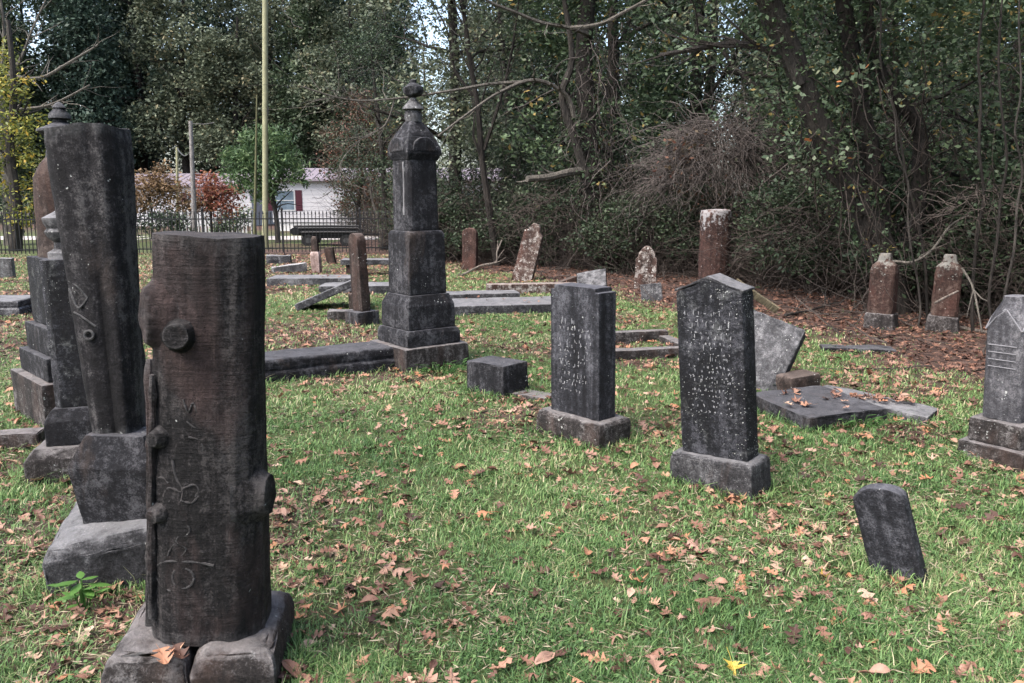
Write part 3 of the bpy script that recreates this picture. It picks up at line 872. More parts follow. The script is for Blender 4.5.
limb(t, local(W([(792, 60), (765, 48), (730, 44), (690, 50), (660, 55)], [Yb - .3, Yb, Yb + .3, Yb + .6, Yb + 1]), o), 0.07, 0.03, M['bark_dark'], 'limb', 6, twigs=10, seed=19, tw_len=0.8)
limb(t, local(W([(800, 85), (782, 45), (765, 20), (760, -40)], Yb - .4), o), 0.08, 0.05, M['bark_grey'], 'limb', 7)
limb(t, local(W([(878, 275), (890, 262), (912, 262), (932, 250), (950, 226), (968, 216)], [Yb - .6, Yb - 1.3, Yb - 1.5, Yb - 1.5, Yb - 1.5, Yb - 1.3]), o), 0.022, 0.010, M['bark_pale'], 'limb', 6, twigs=4, seed=20, tw_len=0.3)
bl = [tuple(at(px, py, Yb + dy) - o) + (r, r, r * .75) for px, py, dy, r in ((740, -60, -.6, 1.1), (800, -80, 0, 1.5), (880, -60, 0, 1.6), (960, -20, .2, 1.3), (930, 60, .5, .9), (990, 60, -.2, .9), (830, 20, .7, .9), (870, 70, .8, .8), (800, 110, .9, .8), (960, 130, .3, .7), (1010, 150, .2, .7), (780, 20, .8, .9), (900, 170, .6, .6), (760, 100, 1.2, .8), (700, 40, 1.2, .8), (1040, 0, -.6, 1.2), (1020, -90, -1, 1.8), (900, -160, -.5, 2.2), (780, -170, -1, 2))]
link('crown', leaves_mesh('crown', bl, 1500, 14, 0.095, 0.24, 37), M['leaf_mid'], t)
ivy_leaves('climber_leaves', t, sB[1:] , 0.34, 260, 9, 0.075, M['leaf_dark'], 43)
ivy_leaves('climber_leaves', t, sA[1:], 0.34, 420, 9, 0.075, M['leaf_mid'], 39)
g = np.random.default_rng(141)
n = 170
src = [smooth_path(q, 3) for q in (sA, sB, sC)]
st = np.array([src[i % 3][g.integers(0, len(src[i % 3]) * 2 // 3)] for i in range(n)]) + g.normal(size=(n, 3)) * .16
dr = np.stack([g.normal(size=n) * .4 - .1, g.normal(size=n) * .4 - .15, np.where(g.random(n) < .6, -1.0, .8)], 1)
P, rad = walk_strands(st, dr, g.uniform(.06, .18, n), 13, 0.22, -0.03, 142, 0.013, 0.004)
link('vines', strands_mesh('vines', P, rad), M['twig'], t)
# big fresh leaves hanging in front
bl = [tuple(at(px, py, Yb - 1.2) - o) + (.3, .3, .22) for px, py in ((850, 60), (868, 75), (835, 85), (800, 95), (820, 145), (842, 150), (790, 150), (900, 90))]
link('hanging_leaves', leaves_mesh('hanging_leaves', bl, 52, 4, 0.085, 0.14, 41, 0.7), leafmat('dull broad leaf', [(0, (0.035, 0.055, 0.03)), (0.55, (0.09, 0.12, 0.075)), (0.84, (0.17, 0.19, 0.12)), (0.9, (0.30, 0.20, 0.05)), (1, (0.30, 0.12, 0.05))]), t)

# thin saplings at the right
SAP_L = ['thin pale sapling right of the leaning tree', 'thin grey sapling rising between the two shouldered red stones', 'pair-thin dark sapling at the right edge of the wood', 'slender pale sapling at the far right behind the grey pointed monument', 'slender brown sapling behind the grey pointed monument']
for j, (pts, Y, r, mt) in enumerate((([(928, 318), (922, 260), (902, 180), (893, 110), (880, 20), (872, -60)], 10.6, .028, 'bark_grey'), ([(917, 326), (915, 280), (905, 215), (900, 150), (880, 80)], 9.9, .02, 'bark_grey'),
                                      ([(1000, 330), (995, 240), (1004, 160), (1000, 60), (1010, -40)], 8.8, .024, 'bark_dark'), ([(1012, 320), (1010, 250), (1020, 170), (1014, 90), (1022, -20)], 8.6, .022, 'bark_pale'), ([(975, 315), (982, 240), (976, 150), (985, 50), (980, -50)], 9.6, .03, 'bark_grey'))):
    P0 = at(*pts[0], Y); P0.z = 0
    SAP_L[2] = 'thin dark sapling at the right edge of the wood'
    t = thing('sapling', SAP_L[j], 'sapling', Matrix.Translation(P0))
    pp = local(W(pts, Y), P0); pp[0].z = -0.05
    limb(t, [p + Vector((random.uniform(-.07, .07), random.uniform(-.05, .05), 0)) * (i > 0) for i, p in enumerate(smooth_path(pp, 2))], r * .7, r * .35, M['bark_grey' if j % 2 else 'bark_dark'], 'stem', 6, twigs=7, seed=50 + j, tw_len=0.4)

# mound of hanging bare vines
def vine_heap(name, label, cx_px, cy_px, Y, rx, rz, n, seed, mat, base_z=0.0, k=16, step=(.07, .16), fall=-0.10, dome=0.35):
    c = at(cx_px, cy_px, Y)
    t = thing(name, label, 'vines', Matrix.Translation((c.x, c.y, 0)))
    g = np.random.default_rng(seed)
    a = g.uniform(0, 2 * math.pi, n); q = np.sqrt(g.random(n))
    zc = c.z + rz * (1 - q ** 2) * g.uniform(0.75, 1.0, n) - rz * dome
    st = np.stack([rx * q * np.cos(a), rx * .8 * q * np.sin(a), zc], 1)
    dr = np.stack([np.cos(a) * .8 + g.normal(size=n) * .6, np.sin(a) * .8 + g.normal(size=n) * .6, g.normal(size=n) * .35], 1)
    P, rad = walk_strands(st, dr, g.uniform(*step, n), k, 0.33, fall, seed + 1, 0.009, 0.0035)
    link('stems', strands_mesh('stems', P, rad), mat, t)
    return t, c
t, c = vine_heap('vine_mound', 'big pinkish mound of dry bare vines drooping above the white lichened stone', 712, 160, 17.2, 1.15, 1.5, 1000, 91, M['twig_pink'], step=(.04, .15), fall=-0.11)
n = 140
g = np.random.default_rng(95)
st = np.stack([g.normal(size=n) * .6, g.normal(size=n) * .4 + .3, np.zeros(n)], 1)
P, rad = walk_strands(st, np.stack([g.normal(size=n) * .25, g.normal(size=n) * .25, np.ones(n)], 1), g.uniform(.14, .2, n), 14, 0.2, 0.02, 96, 0.012, 0.004)
link('stems', strands_mesh('stems', P, rad), M['twig'], t)
link('leaves', leaves_mesh('leaves', [(-.9, -.6, c.z - .2, .5, .4, .5), (-.7, -.7, c.z + .2, .3, .3, .3), (0, -.4, c.z - .9, .9, .5, .5)], 60, 6, 0.10, 0.2, 97), M['leaf_redbrown'], t)
vine_heap('vine_tangle', 'reddish tangle of bare vines looping at the right edge of the wood', 985, 205, 9.6, 0.45, 0.4, 48, 101, M['twig'], step=(.03, .07), fall=-0.04)
vine_heap('vine_tangle', 'low tangle of bare vines under the leaning tree', 815, 240, 14.0, 1.1, 0.9, 260, 103, M['twig'], fall=-0.1, step=(.05, .1))
vine_heap('vine_tangle', 'grey tangle of bare vines behind the leaning speckled stone', 560, 215, 19.0, 1.1, 1.1, 220, 105, M['twig'], fall=-0.12, step=(.05, .1))
vine_heap('vine_tangle', 'tangle of bare vines beside the tall black monument with the urn', 455, 215, 21, 0.8, 1.0, 120, 107, M['twig'], fall=-0.1, step=(.05, .1))

# brushwood and litter-covered dead stems lying under the trees
g = np.random.default_rng(121)
n = 700
sx = g.uniform(-2, 10, n); sy = g.uniform(7, 22, n)
kk = woods(sx, sy) > 0.7
sx, sy = sx[kk], sy[kk]
st = np.stack([sx, sy, g.uniform(0.03, 0.12, len(sx))], 1)
aa = g.uniform(0, 6.28, len(sx))
P, rad = walk_strands(st, np.stack([np.cos(aa), np.sin(aa), g.normal(size=len(sx)) * .12 + .08], 1), g.uniform(.06, .16, len(sx)), 9, 0.16, -0.03, 122, 0.011, 0.004)
tag(link('brushwood_litter', strands_mesh('brushwood_litter', P, rad), M['twig']), kind='stuff')

# chain link fence inside the wood
def chain_fence(name, label, A, B, h, span):
    A, B = Vector(A), Vector(B)
    d = B - A; L_ = d.length; d.normalize()
    t = thing(name, label, 'fence', Matrix.Translation(A) @ Matrix.Rotation(math.atan2(d.y, d.x), 4, 'Z'))
    n = int(L_ / span)
    for i in range(n + 1):
        bm = bmesh.new(); lathe(bm, [(0.03, -.05), (0.03, h + .03), (0.012, h + .06)], 8, i * L_ / n)
        bm_obj('post', bm, M['galv'], t)
    bm = bmesh.new(); tube(bm, [(0, 0, h), (L_, 0, h)], 0.02, 6)
    bm_obj('top_rail', bm, M['galv'], t)
    P = []
    stp = 0.11
    for i in range(int((L_ - h) / stp)):
        for s in (0, 1):
            x0 = i * stp + (h if s else 0)
            P.append([(x0 + (h * f if not s else -h * f), 0.03, 0.04 + f * (h - .06)) for f in np.linspace(0, 1, 3)])
    P = np.array(P); link('wire_mesh', strands_mesh('wire_mesh', P, np.full(P.shape[:2], 0.0024)), M['galv'], t)
chain_fence('chain_link_fence', 'dark chain link fence half lost among the trees and vines', (-2.0, 22.4, 0), (5.6, 16.2, 0), 1.35, 3.0)

# ------------------------------------------------------------------ left-hand and middle background trees
def small_tree(name, label, cat, px, py, Y, trunk, blobs, nclump, per, leaf, cr, mat, seed, limbs=(), bmat='bark_grey', r0=.1, r1=.04, droop=0.0, aspect=.5, up=.5):
    x = at(px, py, Y).x
    o = Vector((x, Y, 0))
    t = thing(name, label, cat, Matrix.Translation(o))
    if trunk:
        pp = local(W(trunk, Y), o); pp[0].z = -0.05
        limb(t, pp, r0, r1, M[bmat], 'trunk', 8, twigs=14, seed=seed, tw_len=1.0)
    for i, lp in enumerate(limbs):
        limb(t, local(W(lp, Y), o), r1, r1 * .4, M[bmat], 'limb', 6, twigs=10, seed=seed + i, tw_len=1.0)
    bl = [tuple(at(a, b, Y + dy) - o) + (r, r, r * .8) for a, b, dy, r in blobs]
    link('crown', leaves_mesh('crown', bl, nclump, per, leaf, cr, seed, aspect, droop, .45, up), mat, t)
    return t
small_tree('yellowing_tree', 'yellow green autumn tree at the left edge behind the iron fence', 'tree', 12, 238, 25.5, [(14, 240), (16, 200), (10, 150), (14, 90), (8, 20)], [(12, 90, 0, .8), (28, 125, -.3, .7), (6, 150, .2, .9), (34, 160, 0, .55), (20, 190, .2, .6), (-25, 120, 0, 1.2), (-10, 60, .3, .9), (24, 215, 0, .5), (-30, 180, .4, 1.1)], 430, 13, 0.13, 0.28, M['leaf_yellow'], 301, r0=.2, r1=.06)
small_tree('dark_tree', 'dark bare limbed tree behind the yellowing tree', 'tree', -6, 238, 29, [(12, 236), (10, 180), (0, 110), (-12, 40), (-20, -60)], [(-10, 200, 0, 1.0), (20, 215, .5, .7), (50, 205, 1, .6), (-30, 130, 0, 1.4)], 240, 13, 0.16, 0.35, M['leaf_dark'], 303, limbs=([(4, 80), (20, 60), (32, 30), (48, -5)], [(8, 75), (40, 78), (70, 62), (98, 45)], [(10, 110), (50, 105), (90, 85)], [(2, 70), (4, 30), (-2, -20)]), r0=.3, r1=.07, bmat='bark_pale')
small_tree('feathery_tree', 'young feathery green tree beside the tall yellowish pole', 'tree', 277, 240, 30.5, [(278, 240), (276, 215), (270, 190), (264, 165)], [(262, 165, 0, 1.0), (240, 160, .1, .7), (287, 165, 0, .75), (258, 140, 0, .65), (276, 140, 0, .6), (236, 178, -.2, .5), (298, 180, 0, .5), (265, 185, 0, .8)], 480, 14, 0.20, 0.26, M['leaf_bright'], 305, r0=.11, r1=.04, aspect=.28, up=.1)
small_tree('rusty_shrub', 'broad rusty brown shrub left of the grey utility pole', 'shrub', 155, 236, 33, [(152, 238), (152, 215), (150, 195)], [(150, 190, 0, .9), (132, 195, .2, .8), (172, 192, .1, .8), (160, 178, 0, .7), (140, 205, -.2, .7), (168, 210, 0, .6), (190, 205, .3, .6)], 330, 13, 0.15, 0.3, M['leaf_orange'], 307, r0=.06, r1=.03)
small_tree('red_shrub', 'bright red autumn shrub right of the grey utility pole', 'shrub', 212, 236, 34, [(212, 238), (211, 215), (210, 195)], [(212, 190, 0, .8), (205, 180, 0, .5), (226, 196, 0, .7), (202, 205, 0, .6), (220, 208, -.2, .6)], 230, 13, 0.15, 0.28, M['leaf_red'], 309, r0=.06, r1=.03)
small_tree('low_green_shrub', 'low green shrub by the white picket fence', 'shrub', 235, 240, 35.5, None, [(232, 222, 0, .6), (245, 216, 0, .5), (220, 228, 0, .5)], 120, 12, 0.14, 0.25, M['leaf_mid'], 311)
small_tree('low_green_shrub', 'dark green shrub under the rusty brown one', 'shrub', 170, 240, 30, None, [(165, 222, 0, .6), (180, 225, 0, .5), (150, 224, 0, .5)], 120, 12, 0.13, 0.25, M['leaf_dark'], 313)
small_tree('reddish_tree', 'loose reddish brown tree in front of the white mobile home', 'tree', 360, 240, 33, [(360, 240), (358, 210), (362, 170), (356, 130), (366, 90)], [(345, 180, 0, .75), (372, 175, 0, .9), (355, 150, 0, 1.0), (388, 190, 0, .8), (340, 140, .4, .9), (365, 110, 0, 1.0), (392, 150, .2, .9), (345, 205, 0, .5), (378, 125, 0, .9), (380, 208, 0, .6), (395, 205, .3, .7), (360, 190, 0, .7), (330, 165, 0, .5)], 850, 12, 0.13, 0.33, M['leaf_redbrown'], 315, limbs=([(360, 160), (385, 150), (400, 130)], [(358, 170), (335, 150), (318, 140)]), r0=.1, r1=.035, bmat='bark_dark')
small_tree('pale_bare_tree', 'pale leafless forked sapling in front of the white mobile home', 'tree', 380, 240, 31, [(380, 240), (378, 220), (372, 200), (370, 185)], [(378, 196, 0, .2)], 4, 3, 0.12, 0.2, M['leaf_olive'], 317, limbs=([(378, 225), (385, 205), (386, 190)],), r0=.06, r1=.03, bmat='bark_pale')
#@BUILDINGS@
# ------------------------------------------------------------------ houses beyond the road
def mobile_home(name, label, x0, x1, Y, dep, h, windows, roof_h=.75):
    t = thing(name, label, 'house', Matrix.Translation(((x0 + x1) / 2, Y, 0)))
    L_ = x1 - x0
    bm = bmesh.new(); box(bm, -L_ / 2, L_ / 2, 0, dep, 0.45, h)
    for q in range(int((h - .5) / .2)):
        box(bm, -L_ / 2 + .002, L_ / 2 - .002, -.012, .001, .47 + q * .2, .47 + q * .2 + .165)
    bm_obj('wall', bm, M['white_siding'], t, False)
    bm = bmesh.new(); box(bm, -L_ / 2 + .05, L_ / 2 - .05, .05, dep - .05, -.05, 0.447)
    bm_obj('skirt', bm, plain('skirting panel', (0.5, 0.49, 0.48), .1), t, False)
    bm = bmesh.new()
    a = L_ / 2 + .25
    rings(bm, [[(x, -.3, h), (x, -.3, h + .1), (x, dep / 2, h + roof_h), (x, dep + .3, h + .1), (x, dep + .3, h)] for x in (-a, a)])
    for i in range(int(2 * a / .45)):
        x = -a + .2 + i * .45
        rings(bm, [[(xx, -.3, h + .098), (xx, -.3, h + .13), (xx, dep / 2, h + roof_h + .03), (xx, dep / 2, h + roof_h)] for xx in (x, x + .03)])
    bm_obj('roof', bm, M['mauve_roof'], t, False)
    for wx, ww, wz0, wz1 in windows:
        bm = bmesh.new()
        for q in ((wx - ww / 2, wx + ww / 2, wz0 - .06, wz0), (wx - ww / 2, wx + ww / 2, wz1, wz1 + .06), (wx - ww / 2 - .06, wx - ww / 2, wz0 - .06, wz1 + .06), (wx + ww / 2, wx + ww / 2 + .06, wz0 - .06, wz1 + .06), (wx - ww / 2, wx + ww / 2, (wz0 + wz1) / 2 - .02, (wz0 + wz1) / 2 + .02)):
            box(bm, q[0], q[1], -.045, .02, q[2], q[3])
        f = bm_obj('window', bm, M['white_paint'], t, False)
        bm = bmesh.new(); box(bm, wx - ww / 2, wx + ww / 2, -.022, .02, wz0, wz1)
        bm_obj('pane', bm, M['glass'], f, False)
        for s in (-1, 1):
            bm = bmesh.new(); cx = wx + s * (ww / 2 + .25); box(bm, cx - .17, cx + .17, -.035, .02, wz0 - .05, wz1 + .05)
            for q in range(9):
                zz = wz0 + (wz1 - wz0) * (q + .5) / 9
                box(bm, cx - .13, cx + .13, -.045, -.033, zz - .03, zz + .03)
            bm_obj('shutter', bm, M['maroon'], t, False)
    return t
def wx(px, Y): return (px - 512) / F_PX * (Y * math.cos(TH))
Yh = 42
xh0, xh1 = wx(272, Yh), wx(556, Yh)
mobile_home('mobile_home', 'long white mobile home with mauve roof and maroon shutters beyond the road', xh0, xh1, Yh, 4.6, 2.55, [(wx(285, Yh) - (xh0 + xh1) / 2, .95, 1.1, 2.05), (wx(378, Yh) - (xh0 + xh1) / 2, .9, 1.1, 2.05), (wx(470, Yh) - (xh0 + xh1) / 2, .9, 1.1, 2.05), (wx(520, Yh) - (xh0 + xh1) / 2, .9, 1.1, 2.05)])
Y2 = 50
xa, xb = wx(60, Y2), wx(250, Y2)
mobile_home('white_house', 'white house half hidden behind the rusty and red shrubs', xa, xb, Y2, 6, 2.4, [(-2, .9, 1.0, 2.0), (2.5, .9, 1.0, 2.0)], .9)

# white picket fence in front of it
Yp = 38.5
t = thing('picket_fence', 'white picket fence beyond the road behind the iron fence', 'fence', Matrix.Translation((wx(176, Yp), Yp, 0)))
Lp = wx(250, Yp) - wx(176, Yp)
bm = bmesh.new()
for i in range(int(Lp / .16)):
    x = i * .16
    prism_xz(bm, [(x, .06), (x + .09, .06), (x + .09, 1.5), (x + .045, 1.6), (x, 1.5)], -.02, 0)
bm_obj('picket_panel', bm, M['white_paint'], t, False)
for z in (.4, 1.2):
    bm = bmesh.new(); box(bm, 0, Lp, .003, .05, z, z + .09); bm_obj('rail', bm, M['white_paint'], t, False)
for i in range(4):
    bm = bmesh.new(); x = Lp * i / 3; box(bm, x - .05, x + .05, .054, .15, -.05, 1.55); bm_obj('post', bm, M['white_paint'], t, False)

# poles and wires
def pole(name, label, base, top, Y, r0, r1, mat):
    b = at(*base, Y); b.z = 0
    t = thing(name, label, 'pole', Matrix.Translation(b))
    e = at(*top, Y) - b
    bm = bmesh.new()
    n = 8
    tube(bm, [Vector((0, 0, -.1)).lerp(e, 0)] + [Vector((0, 0, -.1)).lerp(e, i / n) for i in range(1, n + 1)], [r0 + (r1 - r0) * i / n for i in range(n + 1)], 12)
    bm_obj('shaft', bm, mat, t)
    return t, b, e
t, b, e = pole('tall_pole', 'tall straight yellowish pole behind the iron fence', (265, 246), (265, -60), 26.5, .095, .085, M['pole_yellow'])
bm = bmesh.new(); tube(bm, [e * .45 + Vector((.09, -.02, 0)), e * .45 + Vector((.1, -.02, .25))], .03, 6); bm_obj('bracket', bm, M['galv'], t)
pole('slim_pole', 'slimmer mossy pole just left of the tall yellowish pole', (254, 246), (257, 95), 27.2, .055, .025, M['pole_green'])
t1, b1, e1 = pole('utility_pole', 'weathered grey wooden utility pole between the rusty and red shrubs', (195, 238), (190.5, 121), 31, .105, .07, M['pole_grey'])
bm = bmesh.new(); tube(bm, [e1 + Vector((0, 0, -.1)), e1 + Vector((.5, 0, -.12)), e1 + Vector((.9, 0, -.06))], .02, 6); bm_obj('arm', bm, M['galv'], t1)
t2, b2, e2 = pole('utility_pole', 'shorter thin pale utility pole left of the grey one', (177.5, 236), (177, 147), 35, .06, .055, M['pole_yellow'])
bm = bmesh.new()
q0, q1 = b2 + e2 + Vector((0, 0, -.05)), b1 + e1 + Vector((0, 0, -1.0))
tube(bm, [q0.lerp(q1, f / 8) - Vector((0, 0, .3 * math.sin(math.pi * f / 8))) for f in range(9)], .022, 5)
tag(bm_obj('cable', bm, M['cable']), 'thin cable slung between the grey and the pale utility poles', 'cable')

# black low flatbed beyond the fence
t = thing('flatbed_trailer', 'low black flatbed trailer parked beyond the iron fence', 'trailer', Matrix.Translation((at(330, 240, 29).x, 29, 0)) @ Matrix.Rotation(R(4), 4, 'Z') @ Matrix.Diagonal((.9, .9, .72, 1)))
bm = bmesh.new(); box(bm, -1.15, 1.25, -.6, .6, .52, .64); box(bm, -1.2, 1.25, -.62, -.58, .64, .78); box(bm, -1.2, 1.25, .58, .62, .64, .78); box(bm, -1.0, 1.2, -.50, .5, .36, .518); box(bm, -.5, .9, -.45, .4, .642, .84); weather(bm, .008, .5, 0)
bm_obj('deck', bm, M['black_paint'], t, False)
bm = bmesh.new()
for z, y in ((.66, -.66), (.86, -.6), (.80, -.3), (.95, -.4)): tube(bm, [(-1.3, y, z), (0, y - .01, z + .01), (1.2, y, z)], .055, 8)
bm_obj('pipe_load', bm, M['black_paint'], t)
bm = bmesh.new(); tube(bm, [(-1.22, -.75, .72), (-1.22, .6, .72)], .19, 14); bm_obj('end_roller', bm, M['black_paint'], t)
for x in (-.72, .75):
    for y in (-.68, .68):
        bm = bmesh.new(); tube(bm, [(x, y - .08, .27), (x, y + .08, .27)], .27, 18)
        wv = bm_obj('wheel', bm, M['rubber'], t)
        bm = bmesh.new(); tube(bm, [(x, y - .086, .27), (x, y + .086, .27)], .13, 14); bm_obj('rim', bm, M['galv'], wv)
bm = bmesh.new(); box(bm, 1.25, 2.1, -.05, .05, .5, .58); bm_obj('drawbar', bm, M['black_paint'], t, False)

# iron fence along the back
def iron_fence(A, B, label, sec=2.4, h=1.27):
    A, B = Vector((*A, 0)), Vector((*B, 0))
    d = B - A; L_ = d.length
    t = thing('iron_fence', label, 'fence', Matrix.Translation(A) @ Matrix.Rotation(math.atan2(d.y, d.x), 4, 'Z'))
    n = round(L_ / sec); s = L_ / n
    for i in range(n + 1):
        bm = bmesh.new(); box(bm, i * s - .028, i * s + .028, -.028, .028, -.1, h + .02); lathe(bm, [(.03, h + .02), (.04, h + .05), (.03, h + .09), (.0005, h + .12)], 8, i * s)
        bm_obj('post', bm, M['iron'], t, False)
    for i in range(n):
        bm = bmesh.new()
        for z in (.16, h - .24): box(bm, i * s + .029, (i + 1) * s - .029, -.016, .016, z, z + .035)
        m = int(s / .105)
        for j in range(1, m):
            x = i * s + s * j / m
            rings(bm, [[(x - q, -q, z), (x + q, -q, z), (x + q, q, z), (x - q, q, z)] for q, z in ((.011, .06), (.011, h - .08), (.02, h - .06), (.001, h + .03))])
        bm_obj('picket_panel', bm, M['iron'], t, False)
iron_fence((-20.5, 22.6), (-2.3, 24.6), 'black iron picket fence running along the back of the graveyard')
#@GRAVES@

# ------------------------------------------------------------------ gravestones: the nearest group at the left
# stump-shaped monument in the foreground
t = thing('stump_monument', 'black log shaped grave monument with cut branch knots on a split base', 'monument', pose(-1.05, 2.57, 0, 8, 0, 3.3))
bm = bmesh.new()
rs = []
Z0, Z1 = 0.165, 1.495
K = 26
for i in range(K + 1):
    f = i / K
    z = Z0 + (Z1 - Z0) * f
    wv, dv = 0.375 - 0.05 * f, 0.335 - 0.05 * f
    ring = superell(wv, dv, z, 2.7, 72)
    out = []
    for q, (x, y, zz) in enumerate(ring):
        a = math.atan2(y, x)
        gr = -.005 * math.exp(-((a + 1.36 + .03 * math.sin(z * 5)) / .035) ** 2) + 0.003 * math.sin(a * 19 + 1.2 * math.sin(z * 3)) * (.5 + mnoise.noise(Vector((a, z * 2, 1)))) + .004 * mnoise.noise(Vector((a * 14, z * 5, 2.0))) + 0.006 * mnoise.noise(Vector((math.cos(a) * 2.2, math.sin(a) * 2.2, z * 1.4))) + 0.0035 * mnoise.noise(Vector((x * 40, y * 40, z * 3)))
        if i == K: zz += 0.006 * mnoise.noise(Vector((x * 9, y * 9, 4)))
        L_ = math.hypot(x, y)
        k_ = 1 + gr / L_
        if i == K: k_ *= 0.985
        out.append((x * k_, y * k_, zz))
    rs.append(out)
rings(bm, rs)
weather(bm, 0.0, 0.035, 0.0025)
bm_obj('log', bm, M['stump_stone'], t)
def knot(x, y, z, d, r, ln, mat, name='knot', sq=1.0):
    """cut branch stub pointing along d with a slightly dished end"""
    d = Vector(d).normalized()
    u = d.cross(Vector((0, 0, 1))).normalized(); v = u.cross(d)
    bm = bmesh.new()
    prof = [(r * 2.1, -.04), (r * 1.6, -.006), (r * 1.25, ln * .35), (r * 1.08, ln * .75), (r * 1.0, ln), (r * .93, ln * 1.03), (r * .6, ln * 1.03), (r * .02, ln * 1.03)]
    o = Vector((x, y, z))
    rings(bm, [[o + d * h + (u * math.cos(2 * math.pi * i / 20) + v * sq * math.sin(2 * math.pi * i / 20)) * rr for i in range(20)] for rr, h in prof])
    weather(bm, 0, .010, .006, big=.010)
    return bm_obj(name, bm, mat, t)
knot(-.058, -.137, 1.19, (.05, -1, .12), .038, .065, M['stump_stone'])
knot(-.142, -.085, 1.24, (-.9, -.62, .0), .046, .035, M['stump_stone'], sq=1.9)
knot(.155, -.07, .655, (1, -.25, .05), .05, .05, M['stump_stone'], sq=1.3)
knot(-.135, -.135, .86, (-.6, -1, -.1), .022, .018, M['stump_stone'])
knot(-.14, -.14, .605, (-.6, -1, -.1), .022, .018, M['stump_stone'])
# carved scroll edge down the left face, and relief carvings on the front
bm = bmesh.new()
tube(bm, [(-.178 + .02 * (z - .28), -.085, z) for z in np.linspace(.20, 1.10, 14)], [.017] * 13 + [.009], 9, .35)
tube(bm, [(-.163 + .02 * (z - .28), -.122, z) for z in np.linspace(.24, 1.06, 14)], [.014] * 13 + [.007], 9, .35)
weather(bm, 0, .025, .005, big=.006); bm_obj('scroll_edge', bm, M['stump_stone'], t)
bm = bmesh.new()
def fy(x, z):
    f = (z - Z0) / (Z1 - Z0)
    return -(0.335 - 0.05 * f) / 2 * max(0.0, 1 - abs(x / ((0.375 - 0.05 * f) / 2)) ** 2.7) ** (1 / 2.7)
def carve(pts, r, closed=False):
    P = smooth_path([(x, 0, z) for x, z in pts], 4)
    tube(bm, [(p.x, fy(p.x, p.z) + .0012, p.z) for p in P], [r * .85 * random.uniform(.6, 1.1) for p in P], 6)
CX = -.055
carve([(CX + .034 * math.cos(a), .40 + .034 * math.sin(a)) for a in np.linspace(0, 2 * math.pi, 13)], .0055)
carve([(CX - .085, .43), (CX - .05, .452), (CX + .03, .456), (CX + .095, .442)], .006)
carve([(CX - .085, .43), (CX - .098, .40), (CX - .075, .365), (CX - .04, .352)], .004)
carve([(CX - .01, .47), (CX + .01, .50), (CX - .02, .525), (CX - .005, .55)], .005)
carve([(CX - .05, .47), (CX - .03, .51), (CX + .02, .555), (CX + .015, .58)], .004)
for pts in ([(-.03, .79), (-.02, .74), (0, .70), (-.003, .66)], [(0, .70), (.035, .715), (.05, .70), (.04, .675)], [(-.004, .69), (-.04, .70), (-.055, .685)], [(-.08, .725), (-.06, .73), (-.045, .715)], [(0, .66), (.03, .655), (.05, .68)], [(-.055, .685), (-.06, .665), (-.04, .655)]):
    carve([(x - .055, z) for x, z in pts], .0055)
for pts in ([(-.06, .99), (-.045, .95), (-.03, .98), (-.015, .94)], [(-.05, .92), (-.02, .90), (.0, .93)], [(-.045, .87), (-.01, .86), (.0, .83)]):
    carve([(x + .01, z) for x, z in pts], .004)
tag(bm_obj('carved_pattern', bm, M['stump_stone'], t), kind='stuff')
for i, (cx, wd) in enumerate(((-.155, .27), (.115, .26))):
    bm = bmesh.new()
    s = 1 - 2 * i
    rings(bm, [rect(wd, .50, -.06, cx, 0), rect(wd, .49, .10, cx, .0), rect(wd - .025, .45, .15, cx, 0), rect(wd - .08, .40, .168, cx, 0)])
    weather(bm, .016, .03, .006, 2, 20, .012, .03)
    bm_obj('base_block', bm, M['base_stone'], t)

# tall broken column behind it
t = thing('broken_column', 'tall black broken column monument with sloping cap block on a tilted rock base', 'monument', pose(-1.725, 3.42, 0, 2, 0, -0.9))
bm = bmesh.new()
rs = []
for i in range(25):
    f = i / 24
    z = .60 + 1.29 * f
    ring = superell(.195 + .095 * min(1, f * 1.15), .205 + .085 * f, z, 3.2, 60)
    out = []
    for x, y, zz in ring:
        a = math.atan2(y, x)
        # a drapery-like fold dividing the rounded left from the flatter right face
        gr = -.016 * math.exp(-((a + 1.25 + .12 * math.sin(z * 2)) / .16) ** 2) + .008 * math.exp(-((a + .95) / .15) ** 2) + .007 * mnoise.noise(Vector((math.cos(a) * 2.5, math.sin(a) * 2.5, z * 1.2)))
        L_ = math.hypot(x, y); k_ = 1 + gr / L_
        if i == 24:
            k_ *= .965; zz += .012 * mnoise.noise(Vector((x * 11, y * 11, 1.5))) + .014 * math.exp(-((x - .05) / .07) ** 2)
        out.append((x * k_, y * k_, zz))
    rs.append(out)
rings(bm, rs); weather(bm, 0, .035, .003)
bm_obj('shaft', bm, M['column_stone'], t)
bm = bmesh.new()
def relief(pts, r): tube(bm, smooth_path(pts, 4), r, 6)
yb = lambda x: -.122 * (max(0, 1 - abs(x / .126) ** 3.2)) ** (1 / 3.2)
for pts in ([(-.10, 1.27), (-.06, 1.25), (-.02, 1.20)], [(-.02, 1.20), (-.06, 1.16), (-.085, 1.19), (-.10, 1.24)], [(-.09, 1.14), (-.05, 1.12), (.0, 1.08)], [(-.10, 1.24), (-.075, 1.17)]):
    relief([(x, yb(x) + .001, z) for x, z in pts], .004)
tube(bm, [(-.03 + .018 * math.cos(a), yb(-.03) - .001, 1.045 + .018 * math.sin(a)) for a in np.linspace(0, 6.28, 13)], .006, 6)
tag(bm_obj('carved_pattern', bm, M['column_stone'], t), kind='stuff')
bm = bmesh.new()
rings(bm, [rect(.28, .31, .17), rect(.365, .38, .48), rect(.25, .26, .608)])
weather(bm, .005, .03, .003, 2, 15, .003, .015)
